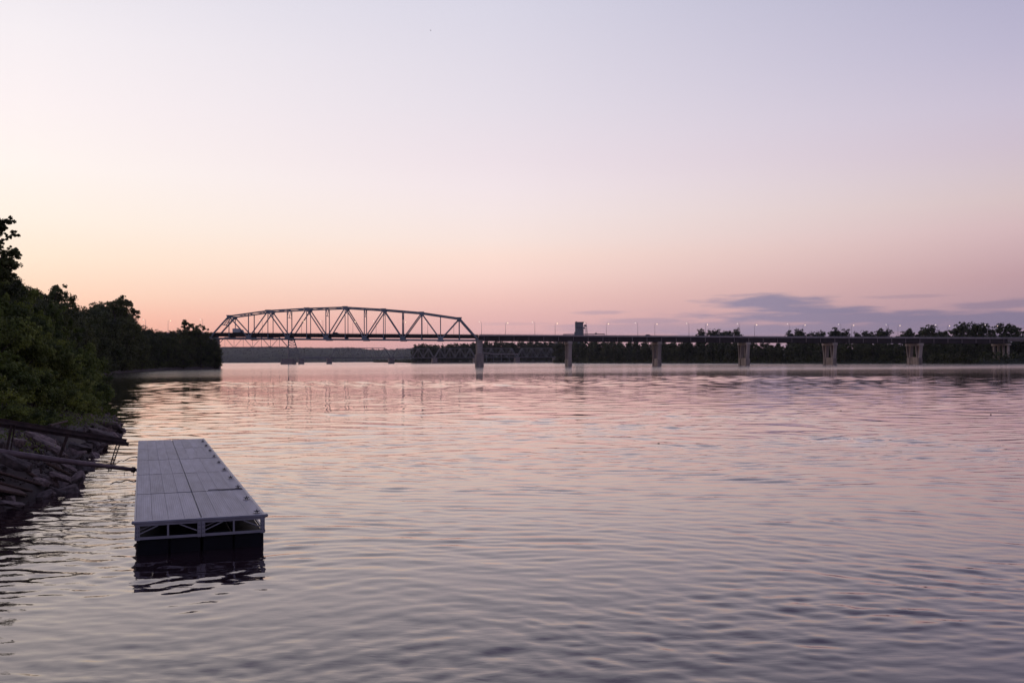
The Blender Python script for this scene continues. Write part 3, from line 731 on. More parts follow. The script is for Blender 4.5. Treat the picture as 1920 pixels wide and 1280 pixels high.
    for s in range(ns):
        for k in range(2):
            o = link('cleat', cme, root); o.location = (W - .16, s * SL + .25 + k * SL / 2, ZD + .008); o.scale = (.8, .65, .85)
    # dark cord lying on the deck
    y = SL + .05
    tag(MB().tube([(W - .05, y + .06, ZD + .014), (W * .8, y + .03, ZD + .014), (W * .72, y + .10, ZD + .014), (W * .66, y + .07, ZD + .016)], .011, 5).build('cord', M['rope'], None), 'thin dark cord lying across the first seam of the dock', 'cord')
    cord = [o for o in sc.objects if o.name.startswith('cord')][0]
    cord.location = root.location; cord.rotation_euler = root.rotation_euler
    # frayed mooring lines hanging at the shore side
    for (yy, lab) in ((Lg * .73, 'frayed dark mooring line trailing from the far half of the dock'), (Lg * .40, 'short knotted line hanging from the dock side below the pipe')):
        pts = [Vector((-.03, yy, .62))]
        for k in range(9): pts.append(pts[-1] + Vector((-.085 - .02 * (k % 2), random.uniform(-.03, .03), random.choice([-.045, .035, -.01]) - (.0 if k < 7 else .08))))
        o = MB().tube(pts, [.035, .018, .022, .014, .02, .016, .022, .014, .02, .012], 5).build('mooring_line', M['rope'], None); o.location = root.location; o.rotation_euler = root.rotation_euler
        tag(o, lab, 'rope')
dock()

# ------------------------------------------------------------------ highway bridge
TH = math.asin(.0682); BC, BS = math.cos(TH), math.sin(TH)
B0 = P(897, 640, 735)
def bx(s, w): return B0.x + s * BC - w * BS, B0.y + s * BS + w * BC        # s along, w across (away from the viewer)
def s_of(px):
    k = (px - 960) / F; return (k * B0.y - B0.x) / (BC - k * BS)
def z_of(px, py, w=0):
    s = s_of(px); x, y = bx(s, w); return P(px, py, y).z
def BP(s, w, z):  # local coordinates in the bridge frame
    return Vector((s, w, z))
BW = 22.0
bridge_loc = (B0.x, B0.y, 0)
PXS = [392, 640, 897, 1065, 1230, 1394, 1555, 1715, 1875, 2050]
SS = [s_of(p) for p in PXS]
ZT = [z_of(p, y) for p, y in zip(PXS, [622.7, 624.7, 626.4, 627.5, 628.7, 629.7, 630.8, 631.5, 632, 632.6])]
cf = np.polyfit(SS, ZT, 2)
def ztop(s): return float(np.polyval(cf, max(s, SS[0] - 5)))
print('bridge', [round(s, 1) for s in SS], [round(z, 1) for z in ZT], [round(ztop(s), 1) for s in SS])
SL_ = 195.0; PN = SL_ / 14
def truss():
    root = thing('truss_bridge', 'long blue grey arched steel truss carrying the road over the river', 'bridge', bridge_loc, TH)
    st = M['steel']
    zb = lambda s: ztop(s) - 4.35
    tops = {1: (423, 592.5), 3: (498, 582.5), 5: (572, 578.2), 7: (646.5, 575.8), 9: (718.5, 580), 11: (790.5, 586), 13: (861.5, 596.5)}
    zt = {k: z_of(*v) for k, v in tops.items()}
    node_s = lambda k: -SL_ + k * PN
    def ztn(k): return zt[k] if k in zt else (zt[k - 1] + zt[k + 1]) / 2
    rigid = []
    for w in (0, BW):
        for k in range(1, 13, 2):
            MB().bar((node_s(k), w, zt[k]), (node_s(k + 2), w, zt[k + 2]), .85, .95).build('top_chord', st, root)
        for k in range(0, 14, 2):
            MB().bar((node_s(k), w, zb(node_s(k))), (node_s(k + 2), w, zb(node_s(k + 2))), .8, .95).build('bottom_chord', st, root)
        for a, b in ((0, 1), (14, 13)):
            MB().bar((node_s(a), w, zb(node_s(a)) + .2), (node_s(b), w, zt[b]), .9, 1.1).build('end_post', st, root)
        for k in range(1, 14):
            if k % 2:
                for e in (k - 1, k + 1):
                    if e in (0, 14): continue
                    MB().bar((node_s(k), w, zt[k] - .3), (node_s(e), w, zb(node_s(e)) + .3), .65, .8).build('diagonal', st, root)
            wd = .5 if k % 2 else .62
            MB().bar((node_s(k), w, ztn(k) - .3), (node_s(k), w, zb(node_s(k)) + .3), wd, wd).build('vertical', st, root)
        for k in range(0, 15):
            if k % 2: 
                c = Vector((node_s(k), w, zt[k] - .35)); d, hh = 2.0, 1.1
            elif 0 < k < 14: 
                c = Vector((node_s(k), w, zb(node_s(k)) + .45)); d, hh = 2.6, 1.3
            else: continue
            g = MB(); t = .5
            vs = [(c.x - d, w + y, c.z + (hh if k % 2 else -hh)) for y in (-t, t)] + [(c.x + d, w + y, c.z + (hh if k % 2 else -hh)) for y in (-t, t)] + \
                 [(c.x + d * .45, w + y, c.z - (hh * 1.3 if k % 2 else -hh * 1.6)) for y in (-t, t)] + [(c.x - d * .45, w + y, c.z - (hh * 1.3 if k % 2 else -hh * 1.6)) for y in (-t, t)]
            g.add(vs, [(0, 2, 4, 6), (1, 7, 5, 3), (0, 1, 3, 2), (2, 3, 5, 4), (4, 5, 7, 6), (6, 7, 1, 0)]); g.build('gusset_plate', st, root)
    for k in range(15):
        s = node_s(k)
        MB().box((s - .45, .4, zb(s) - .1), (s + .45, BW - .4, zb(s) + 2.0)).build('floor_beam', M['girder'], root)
        if 1 <= k <= 13:
            MB().bar((s, .4, ztn(k)), (s, BW - .4, ztn(k)), .5, .6).build('top_strut', st, root)
        if 3 <= k <= 11:
            z1 = ztn(k) - (3.8 if k % 2 else 5.6); zt1 = ztn(k) - .4
            MB().bar((s, .3, z1), (s, BW - .3, z1), .28, .35).build('sway_strut', st, root)
            g = MB(); n = 4
            for i in range(n):
                a, b = .3 + (BW - .6) * i / n, .3 + (BW - .6) * (i + 1) / n
                g.bar((s, a, zt1 if i % 2 else z1), (s, b, z1 if i % 2 else zt1), .22, .22)
            g.build('sway_brace', st, root)
        if 1 <= k <= 12:
            g = MB(); s2 = node_s(k + 1)
            g.bar((s, .4, ztn(k) + .1), (s2, BW - .4, ztn(k + 1) + .1), .25, .25); g.bar((s, BW - .4, ztn(k) - .15), (s2, .4, ztn(k + 1) - .15), .25, .25)
            g.build('top_lateral_brace', st, root)
    for a, b in ((0, 1), (14, 13)):   # portal frames
        p0 = Vector((node_s(a), 0, zb(node_s(a)))); p1 = Vector((node_s(b), 0, zt[b])); g = MB()
        for u in (.97, .62):
            q = p0.lerp(p1, u); g.bar(q + Vector((0, .4, 0)), q + Vector((0, BW - .4, 0)), .5, .6)
        for i in range(6):
            ua, ub = (.97, .62) if i % 2 else (.62, .97); qa, qb = p0.lerp(p1, ua), p0.lerp(p1, ub)
            g.bar(qa + Vector((0, .4 + (BW - .8) * i / 6, 0)), qb + Vector((0, .4 + (BW - .8) * (i + 1) / 6, 0)), .3, .3)
        g.build('portal_brace', st, root)
    # road deck of the span
    seg = 14; q = MB(); fz = MB(); bar_n = MB(); bar_f = MB(); rl = MB()
    for k in range(seg):
        s0, s1 = node_s(k), node_s(k + 1); z0, z1 = ztop(s0) - 1.0, ztop(s1) - 1.0
        q.bar((s0, BW / 2, z0 - .15), (s1, BW / 2, z1 - .15), BW - 2.6, .3)
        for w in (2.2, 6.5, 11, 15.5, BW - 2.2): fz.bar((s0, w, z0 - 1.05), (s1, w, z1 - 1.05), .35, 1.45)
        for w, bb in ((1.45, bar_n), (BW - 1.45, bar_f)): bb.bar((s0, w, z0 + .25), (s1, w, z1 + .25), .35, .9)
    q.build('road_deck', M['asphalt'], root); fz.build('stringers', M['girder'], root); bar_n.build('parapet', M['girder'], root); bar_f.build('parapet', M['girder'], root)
    for w in (1.45, BW - 1.45):
        rl = MB()
        for k in range(seg):
            s0, s1 = node_s(k), node_s(k + 1); rl.bar((s0, w, ztop(s0) + .25), (s1, w, ztop(s1) + .25), .10, .10)
            for j in range(5):
                u = s0 + PN * j / 5; rl.bar((u, w, ztop(u) - .3), (u, w, ztop(u) + .25), .1, .1)
        rl.build('hand_rail', st, root)
    return root
truss()

def girders(name, s0, s1, dep, label, shallow=False):
    root = thing(name, label, 'bridge', bridge_loc, TH)
    n = max(2, int(abs(s1 - s0) / 12)); ss = [s0 + (s1 - s0) * i / n for i in range(n + 1)]
    dk, f1, f2 = MB(), MB(), MB()
    for a, b in zip(ss, ss[1:]):
        dk.bar((a, BW / 2, ztop(a) - 1.15), (b, BW / 2, ztop(b) - 1.15), BW - .6, .28)
        for w, m in ((.15, f1), (BW - .15, f2)):
            m.bar((a, w, ztop(a) - .72), (b, w, ztop(b) - .72), .32, 1.15)
    dk.build('road_deck', M['asphalt'], root); f1.build('parapet', M['fascia'], root); f2.build('parapet', M['fascia'], root)
    for w in (.15, BW - .15):
        r_ = MB()
        for a, b in zip(ss, ss[1:]):
            r_.bar((a, w, ztop(a) + .32), (b, w, ztop(b) + .32), .09, .12)
            for j in range(4):
                u = a + (b - a) * j / 4; r_.bar((u, w, ztop(u) - .2), (u, w, ztop(u) + .3), .12, .12)
        r_.build('hand_rail', M['steel'], root)
    for w in (1.4, 7.5, 14.5, BW - 1.4):
        g = MB()
        for a, b in zip(ss, ss[1:]):
            za, zb_ = ztop(a) - 1.3, ztop(b) - 1.3
            g.bar((a, w, za - dep / 2), (b, w, zb_ - dep / 2), .12, dep); g.bar((a, w, za - dep), (b, w, zb_ - dep), .7, .12)
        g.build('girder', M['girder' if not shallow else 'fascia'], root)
    return root
S1 = s_of(1891)
gb = girders('girder_bridge', .8, S1, 3.35, 'long low road viaduct on dark plate girders running right from the truss')
k = s_of(908); 
while k < S1:
    za = ztop(k) - 1.35
    MB().box((k - .14, 1.08, za - 3.2), (k + .14, 1.33, za)).build('stiffener', M['stiff'], gb); k += 11.08
girders('approach_span', S1 + .3, S1 + 190, 1.5, 'shallow pale approach span running out of frame at the right end', True)
girders('bank_span', -SL_ - 160, -SL_ - .8, 3.2, 'road approach span behind the left trees joining the truss end')

# piers
def pier(px, ztopy, label, kind='v', base_z=-3.0):
    s = s_of(px) ; x, y = bx(s, 0); root = thing('bridge_pier', label, 'pier', (x, y, 0), TH)
    zt = ztop(s) - 1.3 - 3.5; c = M['concrete']; w = 2.5
    if kind == 'truss':
        zt = ztop(s) - 5.0
        for w0, w1 in ((-1.2, 4.2), (BW - 4.2, BW + 1.2)):
            q = MB(); b = 9.5
            q.box((-2.2, w0, b), (2.2, w1, zt)); q.build('shaft', c, root, bevel=.25)
            MB().box((-2.9, w0 - .5, base_z), (2.9, w1 + .5, b)).build('footing', M['stained'], root, bevel=.3)
        MB().box((-1.6, 4.2, b + .1), (1.6, BW - 4.2, zt - .6)).build('web_wall', c, root)
        MB().box((-2.4, -1.6, zt), (2.4, BW + 1.6, zt + .7)).build('bearing_cap', c, root)
        for i in range(9): MB().box((-.9, -1.26, 1.5 + i * 1.55), (.9, -1.2, 1.75 + i * 1.55)).build('gauge_mark', M['gauge'], root)
        MB().box((.95, -1.27, 1.2), (1.1, -1.2, 15)).build('gauge_board', M['gauge'], root)
        return root
    if kind == 'col':
        capt = zt + .1
        MB().box((-1.3, -1.0, capt - 1.6), (1.3, BW + 1.0, capt)).build('cap_beam', c, root, bevel=.1)
        for i in range(4):
            ww = 1.2 + (BW - 2.4) * i / 3
            MB().tube([(0, ww, base_z), (0, ww, capt - 1.6)], .95, 16).build('column', c, root, True)
        return root
    MB().box((-w / 2 - .35, -1.2, zt - 1.9), (w / 2 + .35, BW + 1.2, zt)).build('cap_beam', c, root, bevel=.12)
    b = 4.8
    for i, w0 in enumerate((3.4, BW - 3.4)):
        # a shaft of two ribs leaning apart over a recessed panel
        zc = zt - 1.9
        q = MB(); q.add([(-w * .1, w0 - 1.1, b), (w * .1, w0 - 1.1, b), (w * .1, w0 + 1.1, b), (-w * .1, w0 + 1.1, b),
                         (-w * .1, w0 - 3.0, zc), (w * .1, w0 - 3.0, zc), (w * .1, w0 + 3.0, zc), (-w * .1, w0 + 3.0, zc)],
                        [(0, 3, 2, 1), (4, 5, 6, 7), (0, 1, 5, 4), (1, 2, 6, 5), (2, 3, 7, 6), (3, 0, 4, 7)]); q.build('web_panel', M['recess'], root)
        for sg in (-1, 1):
            MB().bar((0, w0 + sg * 1.3, b - .1), (0, w0 + sg * 3.4, zc + .1), w, 1.35, up=(1, 0, 0)).build('rib', c, root, bevel=.1) if False else \
                MB().add([(-w / 2, w0 + sg * 1.45 - .5, b), (w / 2, w0 + sg * 1.45 - .5, b), (w / 2, w0 + sg * 1.45 + .5, b), (-w / 2, w0 + sg * 1.45 + .5, b),
                          (-w / 2, w0 + sg * 3.5 - .5, zc), (w / 2, w0 + sg * 3.5 - .5, zc), (w / 2, w0 + sg * 3.5 + .5, zc), (-w / 2, w0 + sg * 3.5 + .5, zc)],
                         [(0, 3, 2, 1), (4, 5, 6, 7), (0, 1, 5, 4), (1, 2, 6, 5), (2, 3, 7, 6), (3, 0, 4, 7)]).build('rib', c, root)
        MB().box((-w / 2 - .25, w0 - 2.4, base_z), (w / 2 + .25, w0 + 2.4, b)).build('footing', M['stained'], root, bevel=.15)
    MB().box((-w / 2 + .3, 5.8, base_z), (w / 2 - .3, BW - 5.8, b + .5)).build('strut_wall', M['stained'], root)
    return root
pier(899.5, 0, 'tall concrete pier with painted gauge under the right end of the truss', 'truss')
pier(393, 0, 'concrete pier under the left end of the truss behind the trees', 'truss')
for px, lab in ((1069, 'narrow looking ribbed pier just right of the truss, below the grain tower'), (1237, 'ribbed concrete pier second from the truss along the viaduct'),
                (1403, 'ribbed concrete pier in the middle of the five viaduct piers'), (1566, 'ribbed concrete pier fourth from the truss with wide open ribs'),
                (1727, 'widest ribbed pier, last one standing in the river on the right')):
    pier(px, 0, lab)
pier(1892, 0, 'four column pier standing on the grassy bank at the right', 'col', 1.0)

# lamp posts
def lamp_proto(side, m):
    root = thing('street_lamp', 'lamp', 'street lamp')
    MB().tube([(0, 0, -1.0), (0, 0, 9.2)], [.15, .085], 7).build('pole', M['pole'], root, True)
    MB().tube([(0, 0, 9.1), (side * .7, 0, 9.5), (side * 1.5, 0, 9.6)], .06, 6).build('arm', M['pole'], root, True)
    hd = MB().box((min(side * 1.3, side * 2.1), -.22, 9.56), (max(side * 1.3, side * 2.1), .22, 9.74)).build('lamp_head', M['pole'], root)
    MB().add([(side * 1.7 + math.cos(a) * rr, math.sin(a) * rr * .8, z) for z, rr in ((9.56, .34), (9.40, .26), (9.30, .1)) for a in [i * math.pi / 4 for i in range(8)]],
             [(r8 * 8 + i, r8 * 8 + (i + 1) % 8, (r8 + 1) * 8 + (i + 1) % 8, (r8 + 1) * 8 + i) for r8 in range(2) for i in range(8)] + [tuple(range(16, 24))]).build('lens', m, hd)
    return root
lpA, lpB = lamp_proto(-1, M['lamp_o']), lamp_proto(1, M['lamp_w'])
def lamps():
    A = [491 - 94 * 2 - 30, 380, 491, 605, 705, 802, 903, 1003, 1100, 1196, 1292, 1387, 1481, 1577, 1666, 1759, 1852]
    Bn = [315, 566, 662, 756, 851, 948, 1041, 1137, 1228, 1323, 1415, 1506, 1597, 1684, 1777, 1867]
    ordn = ['first', 'second', 'third', 'fourth', 'fifth', 'sixth', 'seventh', 'eighth', 'ninth', 'tenth', 'eleventh']
    for pr, lst, w, side in ((lpA, A, .15, 'near'), (lpB, Bn, BW - .15, 'far')):
        first = True; k = 0; kt = 0; kb = 0
        for px in lst:
            kk = (px - 960) / F; bxx, byy = B0.x - w * BS, B0.y + w * BC; s = (kk * byy - bxx) / (BC - kk * BS)
            on = -SL_ < s < 0
            x, y = bx(s, w if not on else (1.45 if w < 5 else BW - 1.45)); 
            if s < -SL_: lab = 'lit lamp on the %s side of the road, %s counting left behind the left trees' % (side, ordn[kb]); kb += 1
            elif on: lab = 'lit lamp on the %s side of the road, %s from the left inside the truss' % (side, ordn[kt]); kt += 1
            else: lab = 'lit lamp on the %s parapet, %s from the truss along the viaduct' % (side, ordn[k]); k += 1
            loc = (x, y, ztop(s) - .2)
            if first: pr.location = loc; pr.rotation_euler = (0, 0, TH); pr['label'] = lab; pr['group'] = 'lit street lamps along the road bridge'; first = False; KIDS[pr] = [(c, list(c.children)) for c in pr.children]
            else: copy_tree(pr, loc, TH, None, lab, 'lit street lamps along the road bridge')
lamps()

# vehicles on the bridge
def truck():
    s = s_of(441); x, y = bx(s, 6); z = ztop(s) - 1.0
    r = thing('truck', 'pale box truck crossing the bridge near the left end of the truss', 'truck', (x, y, z), TH)
    MB().box((-3.0, -1.25, 1.1), (2.6, 1.25, 4.0)).build('cargo_box', M['paint_w'], r, bevel=.08)
    cab = MB().add([(2.75, -1.1, .7), (5.0, -1.1, .7), (5.0, -1.1, 1.8), (4.4, -1.1, 3.1), (2.75, -1.1, 3.1), (2.75, 1.1, .7), (5.0, 1.1, .7), (5.0, 1.1, 1.8), (4.4, 1.1, 3.1), (2.75, 1.1, 3.1)],
                   [(0, 1, 2, 3, 4), (9, 8, 7, 6, 5), (0, 5, 6, 1), (1, 6, 7, 2), (2, 7, 8, 3), (3, 8, 9, 4), (4, 9, 5, 0)]).build('cab', M['paint_d'], r)
    MB().box((3.1, -1.12, 1.9), (4.3, -1.11, 2.8)).build('side_window', M['glass'], cab)
    MB().box((-2.9, -.9, .7), (2.9, .9, 1.08)).build('chassis', M['girder'], r)
    for wx in (-1.8, 4.0):
        for wy in (-1.05, 1.05): MB().tube([(wx, wy - .15, .5), (wx, wy + .15, .5)], .5, 14).build('wheel', M['tyre'], r)
truck()
def car(px, lab):
    s = s_of(px); x, y = bx(s, 5); z = ztop(s) - 1.0
    r = thing('car', lab, 'car', (x, y, z), TH)
    pr = [(-2.4, .35), (2.4, .35), (2.45, .95), (1.5, 1.1), (.8, 1.75), (-1.6, 1.8), (-2.4, 1.1)]
    n = len(pr); b = MB().add([(a, -.95, c) for a, c in pr] + [(a, .95, c) for a, c in pr], [tuple(range(n))[::-1], tuple(range(n, 2 * n))] + [(i, (i + 1) % n, (i + 1) % n + n, i + n) for i in range(n)]).build('body', M['paint_d'], r)
    MB().add([(1.3, -.97, 1.12), (.75, -.97, 1.65), (-1.5, -.97, 1.7), (-2.0, -.97, 1.12)], [(0, 1, 2, 3)]).build('window', M['glass'], b)
    for wx in (-1.5, 1.5):
        for wy in (-.85, .85): MB().tube([(wx, wy - .12, .35), (wx, wy + .12, .35)], .36, 12).build('wheel', M['tyre'], r)
car(629, 'small dark car crossing inside the truss just left of its crown')
car(1218, 'small dark car on the viaduct above the second ribbed pier')

# ------------------------------------------------------------------ railway bridge beyond
RY0 = P(545, 682.5, 1).x
RT0 = Vector((P(545, 680, 1760).x, 1760, 0)); RT1 = Vector((P(1043, 680, 1900).x, 1900, 0))
RD = (RT1 - RT0).normalized(); RTH = math.atan2(RD.y, RD.x)
def rs_of(px):
    kk = (px - 960) / F; return (kk * RT0.y - RT0.x) / (RD.x - kk * RD.y)
def rspan(px0, px1, npan, h, zb, label, name='truss_span', polygon=False):
    s0, s1 = rs_of(px0), rs_of(px1); root = thing(name, label, 'bridge span', tuple(RT0 + RD * s0), RTH); Lr = s1 - s0; p = Lr / npan; m = M['rail']; Wd = 8
    hs = [h if not polygon else h * (1 + .12 * math.sin(math.pi * k / npan)) for k in range(npan + 1)]
    for w in (0, Wd):
        for k in range(1, npan - 1): MB().bar((k * p, w, zb + hs[k]), ((k + 1) * p, w, zb + hs[k + 1]), .8, .9).build('top_chord', m, root)
        MB().bar((0, w, zb), (Lr, w, zb), .7, .9).build('bottom_chord', m, root)
        MB().bar((0, w, zb), (p, w, zb + hs[1]), .8, 1).build('end_post', m, root); MB().bar((Lr, w, zb), (Lr - p, w, zb + hs[-2]), .8, 1).build('end_post', m, root)
        for k in range(1, npan):
            MB().bar((k * p, w, zb), (k * p, w, zb + hs[k]), .35, .35).build('vertical', m, root)
            if k < npan - 1:
                a, b = ((k * p, w, zb + hs[k]), ((k + 1) * p, w, zb)) if k % 2 else ((k * p, w, zb), ((k + 1) * p, w, zb + hs[k + 1]))
                MB().bar(a, b, .55, .6).build('diagonal', m, root)
    for k in range(1, npan): MB().bar((k * p, .3, zb + hs[k]), (k * p, Wd - .3, zb + hs[k]), .3, .3).build('top_strut', m, root)
    MB().box((0, .5, zb + .3), (Lr, Wd - .5, zb + 1.2)).build('track_deck', M['girder'], root)
def rpier(px, w, zt, label):
    s = rs_of(px); root = thing('stone_pier', label, 'pier', tuple(RT0 + RD * s), RTH)
    MB().add([(-w / 2 * k, y0, z) for z, k in ((-2, 1.05), (zt, .9)) for y0 in (-2,)] + [(w / 2 * k, -2, z) for z, k in ((-2, 1.05), (zt, .9))] +
             [(-w / 2 * k, 10, z) for z, k in ((-2, 1.05), (zt, .9))] + [(w / 2 * k, 10, z) for z, k in ((-2, 1.05), (zt, .9))],
             [(0, 2, 3, 1), (4, 5, 7, 6), (0, 1, 5, 4), (2, 6, 7, 3), (1, 3, 7, 5), (0, 4, 6, 2)]).build('shaft', M['railpier'], root)
    MB().box((-w / 2 * 1.0, -2.4, zt), (w / 2 * 1.0, 10.4, zt + .9)).build('coping', M['railpier'], root)
rspan(618, 733, 10, 18, 10.3, 'longest fixed railway truss, darker, left of the tree point', polygon=False)
rspan(734.5, 814, 8, 17, 10.2, 'railway truss half in front of the pale river bend and the trees')
rspan(815.5, 892, 8, 17, 10.2, 'railway truss just left of the gauge pier')
rspan(893.5, 969, 8, 17, 10.2, 'railway truss just right of the gauge pier')
rspan(970.5, 1043, 8, 17, 10.2, 'rightmost railway truss ending at the wooded bank')
rspan(404, 541, 8, 18, 29.5, 'raised railway lift span hanging below the left half of the road truss', 'lift_span')
# trestle span between the tower and the first fixed truss
s0, s1 = rs_of(566), rs_of(616); t_ = thing('plate_span', 'low flat plate girder railway span right of the lift tower', 'bridge span', tuple(RT0 + RD * s0), RTH)
MB().box((0, 0, 9.8), (s1 - s0, .4, 12.6)).build('girder', M['rail'], t_); MB().box((0, 7.6, 9.8), (s1 - s0, 8, 12.6)).build('girder', M['rail'], t_); MB().box((0, .5, 11.6), (s1 - s0, 7.5, 12.2)).build('track_deck', M['girder'], t_)
for px, w, lab in ((541, 27, 'broad stone pier under the railway lift tower'), (565, 10, 'small stone pier right of the lift tower'), (617.5, 9, 'stone pier at the left end of the longest railway truss'),
                   (734, 10, 'stone pier between the dark long truss and the next one'), (815, 9, 'stone pier in front of the tree point'), (970, 9, 'stone pier right of the gauge pier'), (1043, 10, 'stone pier at the right end of the railway trusses'), (892.7, 9, 'stone pier hidden behind the gauge pier')):
    rpier(px, w, 8.8, lab)
def lift_tower(px0, px1, flip, label):
    s0, s1 = rs_of(px0), rs_of(px1); root = thing('lift_tower', label, 'tower', tuple(RT0 + RD * s0), RTH); m = M['rail']; Ht = 53.5; w1 = (s1 - s0)
    for w in (0, 8):
        MB().bar((0, w, 9.7), (0, w, Ht), 1.5, 1.5).build('front_leg', m, root)
        MB().bar((w1, w, 9.7), (w1 * .33, w, Ht), 1.0, 1.0).build('back_leg', m, root)
        g = MB(); n = 9
        for k in range(n):
            z0, z1 = 9.7 + (Ht - 9.7) * k / n, 9.7 + (Ht - 9.7) * (k + 1) / n; b0, b1 = w1 * (1 - .67 * k / n), w1 * (1 - .67 * (k + 1) / n)
            g.bar((0, w, z0), (b1, w, z1), .4, .4); g.bar((b0, w, z0), (0, w, z1), .4, .4); g.bar((0, w, z1), (b1, w, z1), .4, .4)
        g.build('lattice', m, root)
    MB().box((-1, -.5, Ht), (w1 * .36, 8.5, Ht + 1.5)).build('head_beam', m, root)
lift_tower(541, 563, 1, 'latticed railway lift tower under the left part of the road truss')
lift_tower(402, 382, -1, 'left railway lift tower hidden behind the bank trees')

# ------------------------------------------------------------------ far banks
def bank_sheet(name, front, depth, h, label, m, rise=8):
    pts = front; nd = 14; V = np.zeros((len(pts), nd, 3))
    for i, p in enumerate(pts):
        for j in range(nd):
            u = j / (nd - 1); dd = depth * u ** 2.2
            V[i, j] = (p.x * (1 + dd / max(p.y, 1) * .35), p.y + dd, -1.0 + (h + 1) * (1 - math.exp(-dd / rise)) + mnoise.noise(Vector((p.x * .05, dd * .1, 1))) * .5)
    tag(link(name, grid_mesh(name, V[:, ::-1].copy(), len(pts), nd, M[m])), label, kind='structure')
RB = [(1040, 1700), (1100, 1480), (1160, 1350), (1290, 1180), (1420, 1040), (1550, 930), (1680, 860), (1760, 800), (1840, 745), (1920, 722), (2100, 690), (2500, 640), (3600, 560)]
RBp = [Vector((P(px, 680, Y).x, Y, 0)) for px, Y in RB]
dense = []
for a, b in zip(RBp, RBp[1:]):
    for i in range(8): dense.append(a.lerp(b, i / 8))
bank_sheet('far_bank', dense, 2500, 3.2, 'low grassy earth bank of the far right shore', 'grass', 6)
CB = [Vector((P(px, 680, Y).x, Y, 0)) for px, Y in ((700, 3300), (755, 2600), (775, 2080), (800, 2020), (900, 2000), (1000, 1990), (1090, 1960), (1250, 1900))]
bank_sheet('far_point', CB, 2500, 3.0, 'low wooded point behind the railway bridge', 'earth', 8)
random.seed(21)
RBx = np.array([p.x for p in RBp]); RBy = np.array([p.y for p in RBp]); o_ = np.argsort(RBx); RBx, RBy = RBx[o_], RBy[o_]
GR = 'dark trees of the wood behind the viaduct'; LR = 'dark leafy tree in the unbroken wood behind the viaduct piers'
def rtree(px, Y, top=None, s=None, label=LR, group=GR, gz=2.6):
    x = P(px, 660, Y).x
    if top is not None: s = (P(px, top, Y).z - gz) / 25.5
    plant('far', (x, Y, gz - .5), s, label, group, sz=1.0 if top is not None else None)
def wood_label(px, row):
    w = ['between the grain tower and the first ribbed pier' if px < 1065 else 'between the first and second ribbed piers' if px < 1231 else 'between the second and middle ribbed piers' if px < 1394 else
         'between the middle and fourth ribbed piers' if px < 1555 else 'between the fourth and last river piers' if px < 1716 else 'right of the last river pier'][0]
    return ('front row tree of the wood ' if row == 0 else 'back row tree of the wood ') + w
px = 1046.0
while px < 1935:
    base = float(np.interp(px, [a for a, b in RB], [b for a, b in RB]))
    setb = float(np.interp(px, [1046, 1700, 1780, 1850, 1935], [6, 6, 25, 55, 60]))
    topy = float(np.interp(px, [1046, 1100, 1180, 1260, 1330, 1400, 1500, 1600, 1700, 1935], [641, 640, 641.5, 641, 641, 643, 643, 643, 643, 640]))
    for row in range(2):
        Y = base + setb + row * 26 + random.uniform(-6, 6)
        rtree(px + random.uniform(-4, 4), Y, topy + random.uniform(-2, 3.5) + (4 if row == 0 else 0), None, wood_label(px, row))
    px += 9.6 * 1100 / base
# skyline trees seen above the parapet
SKY = [(1318, 621, 1350, 'low rounded group of crowns left in the skyline clump past the middle lamp'), (1332, 624, 1350, 0), (1341, 619.5, 1340, 0), (1353, 622, 1350, 0), (1369, 619, 1330, 'dense square crown in the skyline clump left of the middle pier'), (1383, 621, 1330, 'small round crown at the right end of that skyline clump'),
       (1487, 622, 1250, 0), (1497, 618.5, 1250, 0), (1506, 619.5, 1250, 0), (1520, 624, 1250, 0), (1532, 627, 1250, 0), (1541, 625, 1250, 0),
       (1558, 617, 1150, 'tall full crown on the skyline directly above the fourth pier'), (1568, 617, 1150, 0), (1579, 620, 1150, 0), (1605, 627, 1150, 0), (1621, 622, 1150, 0), (1629, 626, 1150, 0),
       (1646, 620, 1080, 0), (1655, 621.5, 1080, 0), (1664, 622, 1080, 0), (1690, 624, 1050, 0), (1700, 620, 1050, 0), (1712, 622, 1050, 0), (1724, 617, 1040, 0), (1735, 612.5, 1030, 0), (1745, 614, 1030, 'broad tall crown above the last river pier'), (1756, 622, 1030, 0),
       (1768, 624, 1000, 0), (1773, 620, 1000, 0), (1789, 612, 980, 0), (1799, 606.5, 980, 'tallest rounded tree on the right skyline'), (1810, 609, 970, 0), (1826, 611, 970, 0), (1836, 609, 960, 0), (1847, 610.5, 960, 0), (1862, 615, 960, 0), (1873, 611, 950, 0), (1885, 612, 950, 0), (1898, 616, 950, 0), (1908, 614, 950, 0), (1922, 616, 950, 0), (1932, 613, 950, 0)]
CLN = {1350: 'the skyline clump left of the middle pier', 1340: 'the skyline clump left of the middle pier', 1330: '', 1250: 'the feathery skyline group left of the fourth pier', 1150: 'the skyline group at the fourth pier', 1080: 'the long low skyline group before the last river pier',
       1050: 'the low skyline group left of the last river pier', 1040: 'the crown group over the last river pier', 1030: 'the crown group over the last river pier', 1000: 'the gap before the tallest right trees', 980: 'the tallest right hand skyline group', 970: 'the tallest right hand skyline group', 960: 'the skyline group before the column pier', 950: 'the last skyline group at the right edge'}
ORD = ['first', 'second', 'third', 'fourth', 'fifth', 'sixth', 'seventh', 'eighth']; cn = {}
SKY2 = []
for (px, ty, Y, lab) in SKY:
    c = CLN[Y]; cn[c] = cn.get(c, -1) + 1
    SKY2.append((px, ty, Y, lab or '%s crown from the left in %s' % (ORD[cn[c]], c)))
for (px, ty, Y, lab) in SKY2:
    rtree(px, Y, ty, None, lab, 'skyline trees above the viaduct')
px = 786.0
